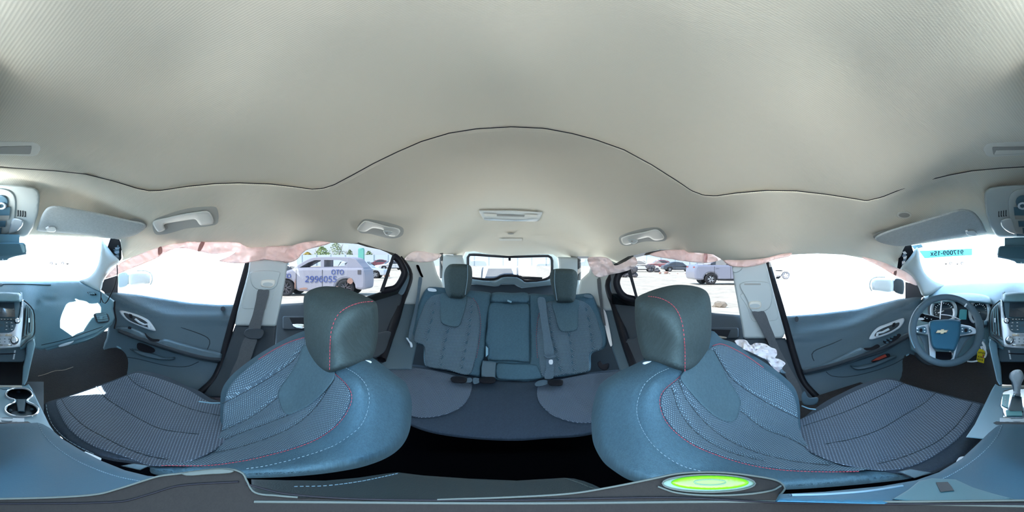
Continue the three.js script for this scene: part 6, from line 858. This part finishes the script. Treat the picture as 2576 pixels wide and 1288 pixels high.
// side-on car, front towards -x, length about 4.6 m, nearer side at +z
function car(label, { x, d, flip = 1, turn = 0, kind = 'sedan', m = C.silver, glass = C.glass, rim = C.rimm, scale = 1, wrecked = false, wheels = [0, 1, 2, 3], H = kind === 'suv' ? 1.0 : 0.86, T = kind === 'suv' ? 1.68 : 1.42, wr = kind === 'suv' ? 0.37 : 0.33, nose = H - 0.16 }) {
  const t = thing('parked_car', label, 'car'), suv = kind === 'suv';
  const wb = [-1.42, 1.38], wid = 1.84;
  const arch = (c) => { const a = []; for (let i = 0; i <= 8; i++) { const q = Math.PI * i / 8; a.push([c + (wr + 0.09) * Math.cos(q), wr - 0.03 + (wr + 0.07) * Math.sin(q)]); } return a; };
  const lower = [[-2.28, 0.32], [-2.34, 0.55], [-2.22, nose], [-1.5, (nose + H) / 2 + 0.02], [-1.0, H + 0.02], [0.6, H + 0.05], [1.7, H + 0.05], [2.2, H + 0.02], [2.32, H - 0.25], [2.3, 0.4], [2.2, 0.3], ...arch(wb[1]), [0.8, 0.24], [-0.8, 0.24], ...arch(wb[0])];
  part(t, 'body', prism(lower, wid, 0.1), m);
  const roof = suv ? [[-1.12, H - 0.06], [-0.55, T - 0.18], [-0.1, T - 0.02], [0.9, T], [1.75, T - 0.06], [2.0, T - 0.3], [2.2, H - 0.04]] : [[-1.1, H - 0.06], [-0.45, T - 0.15], [0.0, T - 0.01], [0.7, T], [1.2, T - 0.14], [1.85, H - 0.02]];
  const wins = suv ? [[[-0.85, H + 0.06], [-0.42, T - 0.24], [-0.1, T - 0.12], [0.22, T - 0.11], [0.22, H + 0.07]], [[0.32, H + 0.07], [0.32, T - 0.11], [1.1, T - 0.12], [1.5, T - 0.25], [1.3, H + 0.1]]] : [[[-0.8, H + 0.05], [-0.38, T - 0.2], [-0.02, T - 0.1], [0.25, T - 0.09], [0.25, H + 0.06]], [[0.35, H + 0.06], [0.35, T - 0.09], [0.75, T - 0.1], [1.35, H + 0.1]]];
  part(t, 'cabin', prism(roof, wid - 0.34, wrecked ? 0.03 : 0.12, wrecked ? wins : []), m);
  for (const w of wins) for (const s of [1, -1]) { if (wrecked) continue; const g = prism(w, 0.05, 0.01); g.translate(0, 0, s * (wid - 0.3) / 2); part(t, 'side_window', g, glass); }
  const slab = (w, h, px, py, rot, mat, name) => { const g = new THREE.BoxGeometry(0.04, h, w); const q = g.attributes.position; for (let i = 0; i < q.count; i++) if (q.getY(i) > 0) q.setZ(i, q.getZ(i) * 0.8); g.rotateZ(rot); g.translate(px, py, 0); part(t, name, g, mat); };
  if (!wrecked) { slab(1.25, suv ? 0.72 : 0.66, -0.8, (H + T) / 2 - 0.03, suv ? -0.72 : -0.86, glass, 'windscreen'); slab(1.2, 0.5, suv ? 2.1 : 1.54, (H + T) / 2 + 0.02, suv ? 0.42 : 0.95, glass, 'rear_window'); }
  const wheel = (cx, cz, i) => { const tg = new THREE.TorusGeometry(wr - 0.07, 0.085, 10, 26); tg.scale(1, 1, 1.3); tg.translate(cx, wr, cz); const w = part(t, 'wheel', tg, C.tyre), s = Math.sign(cz), gs = []; const disc = new THREE.CylinderGeometry(wr - 0.12, wr - 0.1, 0.06, 22); disc.rotateX(Math.PI / 2); disc.translate(cx, wr, cz); part(w, 'wheel_disc', disc, C.tyre); for (let k = 0; k < 10; k++) { const b = new THREE.BoxGeometry(0.035, wr - 0.13, 0.03); b.translate(0, (wr - 0.13) / 2, 0); b.rotateZ(k * Math.PI / 5 + (k % 2) * 0.18); b.translate(cx, wr, cz + s * 0.05); gs.push(b); } const rg = new THREE.TorusGeometry(wr - 0.12, 0.022, 6, 24); rg.translate(cx, wr, cz + s * 0.05); gs.push(rg); part(w, 'rim', merge(gs), rim); };
  wheels.forEach((i) => wheel(wb[i % 2], (i < 2 ? 1 : -1) * (wid / 2 - 0.13), i));
  for (const s of wrecked ? [] : [1, -1]) { const a = new THREE.BoxGeometry(0.22, 0.16, 0.3); a.translate(-2.16, H - 0.22, s * 0.62); part(t, 'headlight', a, C.head); const b = new THREE.BoxGeometry(0.2, 0.2, 0.3); b.translate(2.19, H - 0.14, s * 0.66); part(t, 'tail_light', b, C.lamp); const mg = new THREE.BoxGeometry(0.14, 0.13, 0.2); mg.translate(-0.78, H + 0.1, s * 0.98); part(t, 'door_mirror', mg, m); const sg = new THREE.BoxGeometry(2.0, 0.1, 0.06); sg.translate(0, 0.3, s * (wid / 2 - 0.02)); part(t, 'sill', sg, C.tyre); for (const hx of [0.05, 1.05]) { const hg = new THREE.BoxGeometry(0.2, 0.035, 0.03); hg.translate(hx, H - 0.12, s * (wid / 2 + 0.005)); part(t, 'door_handle', hg, m); } for (const dx of [-0.9, 0.28, 1.2]) { const q = new THREE.BoxGeometry(0.015, H - 0.38, 0.012); q.translate(dx, (H + 0.32) / 2, s * (wid / 2)); part(t, 'door_seam', q, C.tyre); } }
  t.scale.set(flip * scale, scale, scale); t.rotation.y = turn; const p = P(x, 644, d); t.position.set(p.x, 0, -d); t.userData.placed = true; return t;
}
const dBase = (y) => EYE / ((y - 644) * K);
// burnt-out car seen through the left rear window
{ const D = 34, b = car('pale burnt-out hatchback with blue handwritten numbers on its side', { x: 809, d: 33, kind: 'suv', m: C.burnt, rim: C.ash, wrecked: true, scale: 1.12, H: 1.26, T: 1.83, wr: 0.39, nose: 0.98 }), inv = 1 / 0.98;
  const put = (name, g, m, label) => part(b, name, g, m, label);
  const say = (text, x, y, size) => { const g = new TextGeometry(text, { font: fontSans, size, depth: 0.02, curveSegments: 3 }); const p = g.attributes.position; for (let i = 0; i < p.count; i++) p.setXYZ(i, p.getX(i) + x + p.getY(i) * 0.08, p.getY(i) + y, p.getZ(i) + 0.925); g.computeVertexNormals(); return g; };
  const blue = std({ color: rgb(0.05, 0.09, 0.33), roughness: 0.8 });
  put('number', say('2996055', -0.5, 0.66, 0.28), blue, 'blue handwritten number 2996055'); put('lettering', say('OTO', 0.72, 1.02, 0.22), blue, 'blue handwritten OTO'); put('lettering', say('OTO', -1.72, 0.84, 0.21), blue, 'blue handwritten OTO');
  for (const dx of [-0.9, 0.32]) { const q = new THREE.BoxGeometry(0.03, 0.9, 0.02); q.translate(dx, 0.78, 0.92); put("door_seam", q, C.ash); }
  for (const [x, y, w, h] of [[0.25, 0.3, 0.45, 0.16], [0.75, 0.32, 0.4, 0.18], [1.0, 0.36, 0.3, 0.2], [-0.95, 0.55, 0.05, 0.5], [1.62, 0.7, 0.3, 0.3], [-0.55, 0.35, 0.4, 0.1]]) { const s = []; for (let i = 0; i < 12; i++) { const a = i / 12 * 6.283, r = 0.75 + 0.35 * rnd(); s.push([x + Math.cos(a) * w / 2 * r, y + Math.sin(a) * h / 2 * r]); } const g = prism(s, 0.02, 0.004); g.translate(0, 0, 0.922); put('rust_patch', g, C.rust, 'brown rust patch'); }
  const inside_ = new THREE.BoxGeometry(1.9, 0.5, 1.1); inside_.translate(0.5, 1.08, 0); put('burnt_interior', inside_, C.ash, 'charred interior');
  const tl = new THREE.BoxGeometry(0.16, 0.2, 0.05); tl.translate(2.05, 1.12, 0.91); put('lamp_hole', tl, C.ash, 'empty lamp hole'); }
car('white car with its bonnet hidden behind the burnt-out car', { x: 748, d: 46, m: C.white, flip: -1, scale: 1 });
car('silver estate car parked behind the burnt-out car', { x: 912, d: 58, kind: 'suv', m: C.silver, flip: -1, scale: 0.98 });
car('small white car far behind the silver estate', { x: 985, d: 92, m: C.white, scale: 1, turn: 0.5 });
car('small maroon car at the far end of the lot', { x: 952, d: 120, m: C.maroon, scale: 1, turn: 0.3 });
car('white saloon with crushed nose next to the black sedan', { x: 1606, d: 82, m: C.white, flip: -1, scale: 1.1 });
car('black sedan parked side-on in the right rear window', { x: 1705, d: 83, m: C.dark, flip: -1, scale: 0.92 });
car('red car half hidden behind the black sedan', { x: 1658, d: 105, m: C.maroon, scale: 1 });
car('grey sedan whose rear half shows beside the driver door pillar', { x: 1836, d: 45.5, m: C.grey, flip: -1, scale: 1.28, H: 1.08, T: 1.58 });
car('pale car nosed up to the tailgate window', { x: 1258, d: 30, m: C.white, turn: Math.PI / 2, scale: 1.12 });
car('white car with smashed front in the driver window', { x: 1925, d: 56, m: C.white, flip: -1, scale: 1.05 });
for (const [x, d, m, l] of [[430, 140, C.silver, 'faint silver car far off through the passenger window'], [505, 150, C.white, 'faint white car far off through the passenger window'], [150, 150, C.silver, 'faint silver car far off through the windscreen'], [2100, 150, C.blue, 'faint blue car far off through the driver window'], [2400, 150, C.silver, 'faint silver car far off behind the windscreen sticker']]) car(l, { x, d, m, scale: 1 });

// wrecked engine parts, debris, fence, container, bushes
function lump(name, label, cat, x, d, h, w, m, n = 9) { const t = thing(name, label, cat), p0 = P(x, 644, d); for (let i = 0; i < n; i++) { const g = new THREE.DodecahedronGeometry((0.12 + rnd() * 0.2) * (cat === 'rubble' ? 0.5 : 1), 0); g.scale(1 + rnd(), 0.7 + rnd() * 0.6, 1); g.rotateY(rnd() * 3); const b = g; b.computeBoundingBox(); b.translate(p0.x + (rnd() - 0.5) * w, Math.max(-b.boundingBox.min.y - 0.03, rnd() * h), -d + (rnd() - 0.5) * 0.5); part(t, 'piece', b, m); } return t; }
lump('scrap_heap', 'black scrap engine lying beside the right quarter window', 'scrap', 1583, 60, 1.1, 1.3, C.ash, 16);
lump('scrap_heap', 'dark torn front end of the crushed white saloon', 'scrap', 1642, 79, 0.8, 1.6, C.ash, 14);
lump('rubble', 'brown rubble on the ground right of the silver estate', 'rubble', 955, 62, 0.12, 3, C.rust, 8);
lump('rubble', 'small pale rubble on the ground behind the driver headrest', 'rubble', 1803, 25, 0.03, 0.8, M.tan, 6);
lump('rubble', 'thin brown rubble in front of the black sedan', 'rubble', 1690, 72, 0.06, 4, C.rust, 7);
{ const t = thing('fence', 'bluish sheet fence across the far side of the lot', 'fence'), fm = std({ color: rgb(0.55, 0.63, 0.68), roughness: 0.7 }); let n = 0; for (let x = -74; x < 76; x += 3) { const g = new THREE.BoxGeometry(2.94, 2.3, 0.06); g.translate(x + 1.5, 1.2, -128 - (n % 2) * 0.05); part(t, 'panel', g, fm); const p = new THREE.BoxGeometry(0.1, 2.6, 0.1); p.translate(x, 1.3, -127.9); part(t, 'post', p, fm); n++; } }
{ const t = thing('container', 'green upright container standing by the far fence', 'container'), p = P(909, 644, 118), gm = std({ color: rgb(0.15, 0.5, 0.42), roughness: 0.6 }); const g = new THREE.BoxGeometry(1.0, 3.4, 1); g.translate(p.x, 1.7, -118); part(t, 'body', g, gm); const r = new THREE.CylinderGeometry(0.5, 0.55, 0.25, 14); r.translate(p.x, 3.5, -118); part(t, 'lid', r, gm); }
{ const fm = [std({ color: rgb(0.32, 0.42, 0.16), roughness: 1 }), std({ color: rgb(0.62, 0.5, 0.12), roughness: 1 }), std({ color: rgb(0.4, 0.46, 0.3), roughness: 1 })], wood = std({ color: rgb(0.3, 0.22, 0.16), roughness: 1 });
  for (const [x, d, h, w, k, l] of [[774, 131, 2.9, 3, 1, 'yellowish bush above the burnt-out car'], [810, 136, 4.2, 4, 0, 'green bush above the burnt-out car roof'], [846, 143, 5.4, 4, 2, 'tall thin grey-green tree left of the green container'], [880, 150, 3.6, 2, 2, 'sparse bare shrub left of the green container'], [928, 140, 3.2, 2.4, 2, 'low grey shrub right of the green container']]) {
    const t = thing('bush', l, 'bush'), p = P(x, 644, d), gs = []; const leaf = new THREE.PlaneGeometry(0.34, 0.22, 1, 2);
    for (let i = 0; i < 520; i++) { const a = rnd() * 6.283, r = Math.sqrt(rnd()), y = 0.5 + rnd() * (h - 0.5), s = Math.sin(Math.PI * Math.min(1, 0.25 + 0.75 * y / h)) + 0.15, q = leaf.clone(); q.rotateX(rnd() * 3); q.rotateY(rnd() * 6); q.translate(p.x + Math.cos(a) * r * w / 2 * s, y, -d + Math.sin(a) * r * w / 2 * s); gs.push(q); }
    const f = part(t, 'foliage', merge(gs), fm[k]); f.userData.kind = 'stuff'; const st = []; for (let i = 0; i < 7; i++) st.push(bar(V(p.x, 0, -d), V(p.x + (rnd() - 0.5) * w * 0.8, h * (0.6 + rnd() * 0.35), -d + (rnd() - 0.5)), 0.04)); part(t, 'stem', merge(st), wood);
  } }
// the car's own door mirrors
for (const [s, l] of [[1, 'white passenger door mirror seen through the side window'], [-1, 'white driver door mirror seen through the side window']]) {
  const mm = (p) => (s > 0 ? p : p.map(([x, y]) => [2571 - x, y + 16]).reverse()), t = thing('door_mirror', l, 'mirror');
  part(t, 'shell', skin(mm(o(321, 694, 326, 684, 345, 681, 370, 682, 381, 690, 383, 706, 378, 715, 350, 720, 326, 722, 321, 712)), { D: 4.3, th: 0.25, roll: 0.08, rw: 8, L: 7 }), C.white, 'white shell');
  part(t, 'edge', tube(mm(o(345, 681, 370, 682, 381, 690, 383, 706, 378, 716)), 0.005, { D: 4.28 }), C.white);
  part(t, 'arm', skin(mm(o(298, 690, 316, 684, 322, 690, 322, 716, 308, 724, 298, 724)), { D: 4.32, th: 0.12, roll: 0.02, rw: 3, L: 7 }), s > 0 ? M.glassMirror ?? M.silver : M.plasticDeep);
}

// ---------------------------------------------------------------- added side walls with openings cut for the sun
const dashPatch = o(201, 733, 240, 735, 262, 738, 283, 757, 280, 780, 286, 806, 267, 815, 238, 841, 184, 856, 181, 844, 152, 824, 152, 806, 167, 766, 184, 753).map(([x, y]) => [x, y, dl(x, y)]);
const seatPatch = o(246, 970, 280, 971, 289, 986, 296, 993, 237, 1000, 171, 1003, 154, 1001, 200, 986).map(([x, y]) => [x, y, cushionL(x, y)]);
addedSideWall('added_wall_left', -1345, [sunHole(dashPatch), sunHole(seatPatch)]);
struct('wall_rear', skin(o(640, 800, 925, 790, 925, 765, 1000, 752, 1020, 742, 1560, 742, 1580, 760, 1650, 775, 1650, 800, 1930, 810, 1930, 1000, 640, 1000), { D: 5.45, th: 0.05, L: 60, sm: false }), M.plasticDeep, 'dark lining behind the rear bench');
{ const s = new THREE.Shape([[-1.46, 0.1], [1.46, 0.1], [1.46, 1.66], [3.55, 4.15], [1.95, 4.2], [2.9, 6.6], [-2.9, 6.6], [-1.95, 4.2], [-3.55, 4.15], [-1.46, 1.66]].map((p) => new THREE.Vector2(...p))), g = new THREE.ExtrudeGeometry(s, { depth: 0.05, bevelEnabled: false }); g.rotateX(-Math.PI / 2); g.translate(0, EYE + 0.67, 0); struct('roof', g, M.pillar, 'added outer roof skin above the headliner, cut to block the sun'); }  // unseen roof sheet added to keep the sun off the rear seats
addedSideWall('added_wall_right', 1345, [[[1.7, -0.1], [2.7, -0.1], [2.7, 0.1], [1.7, 0.1]]]);  // added wall, its opening lets more light onto the right side
settle();
renderer.render(scene, camera);
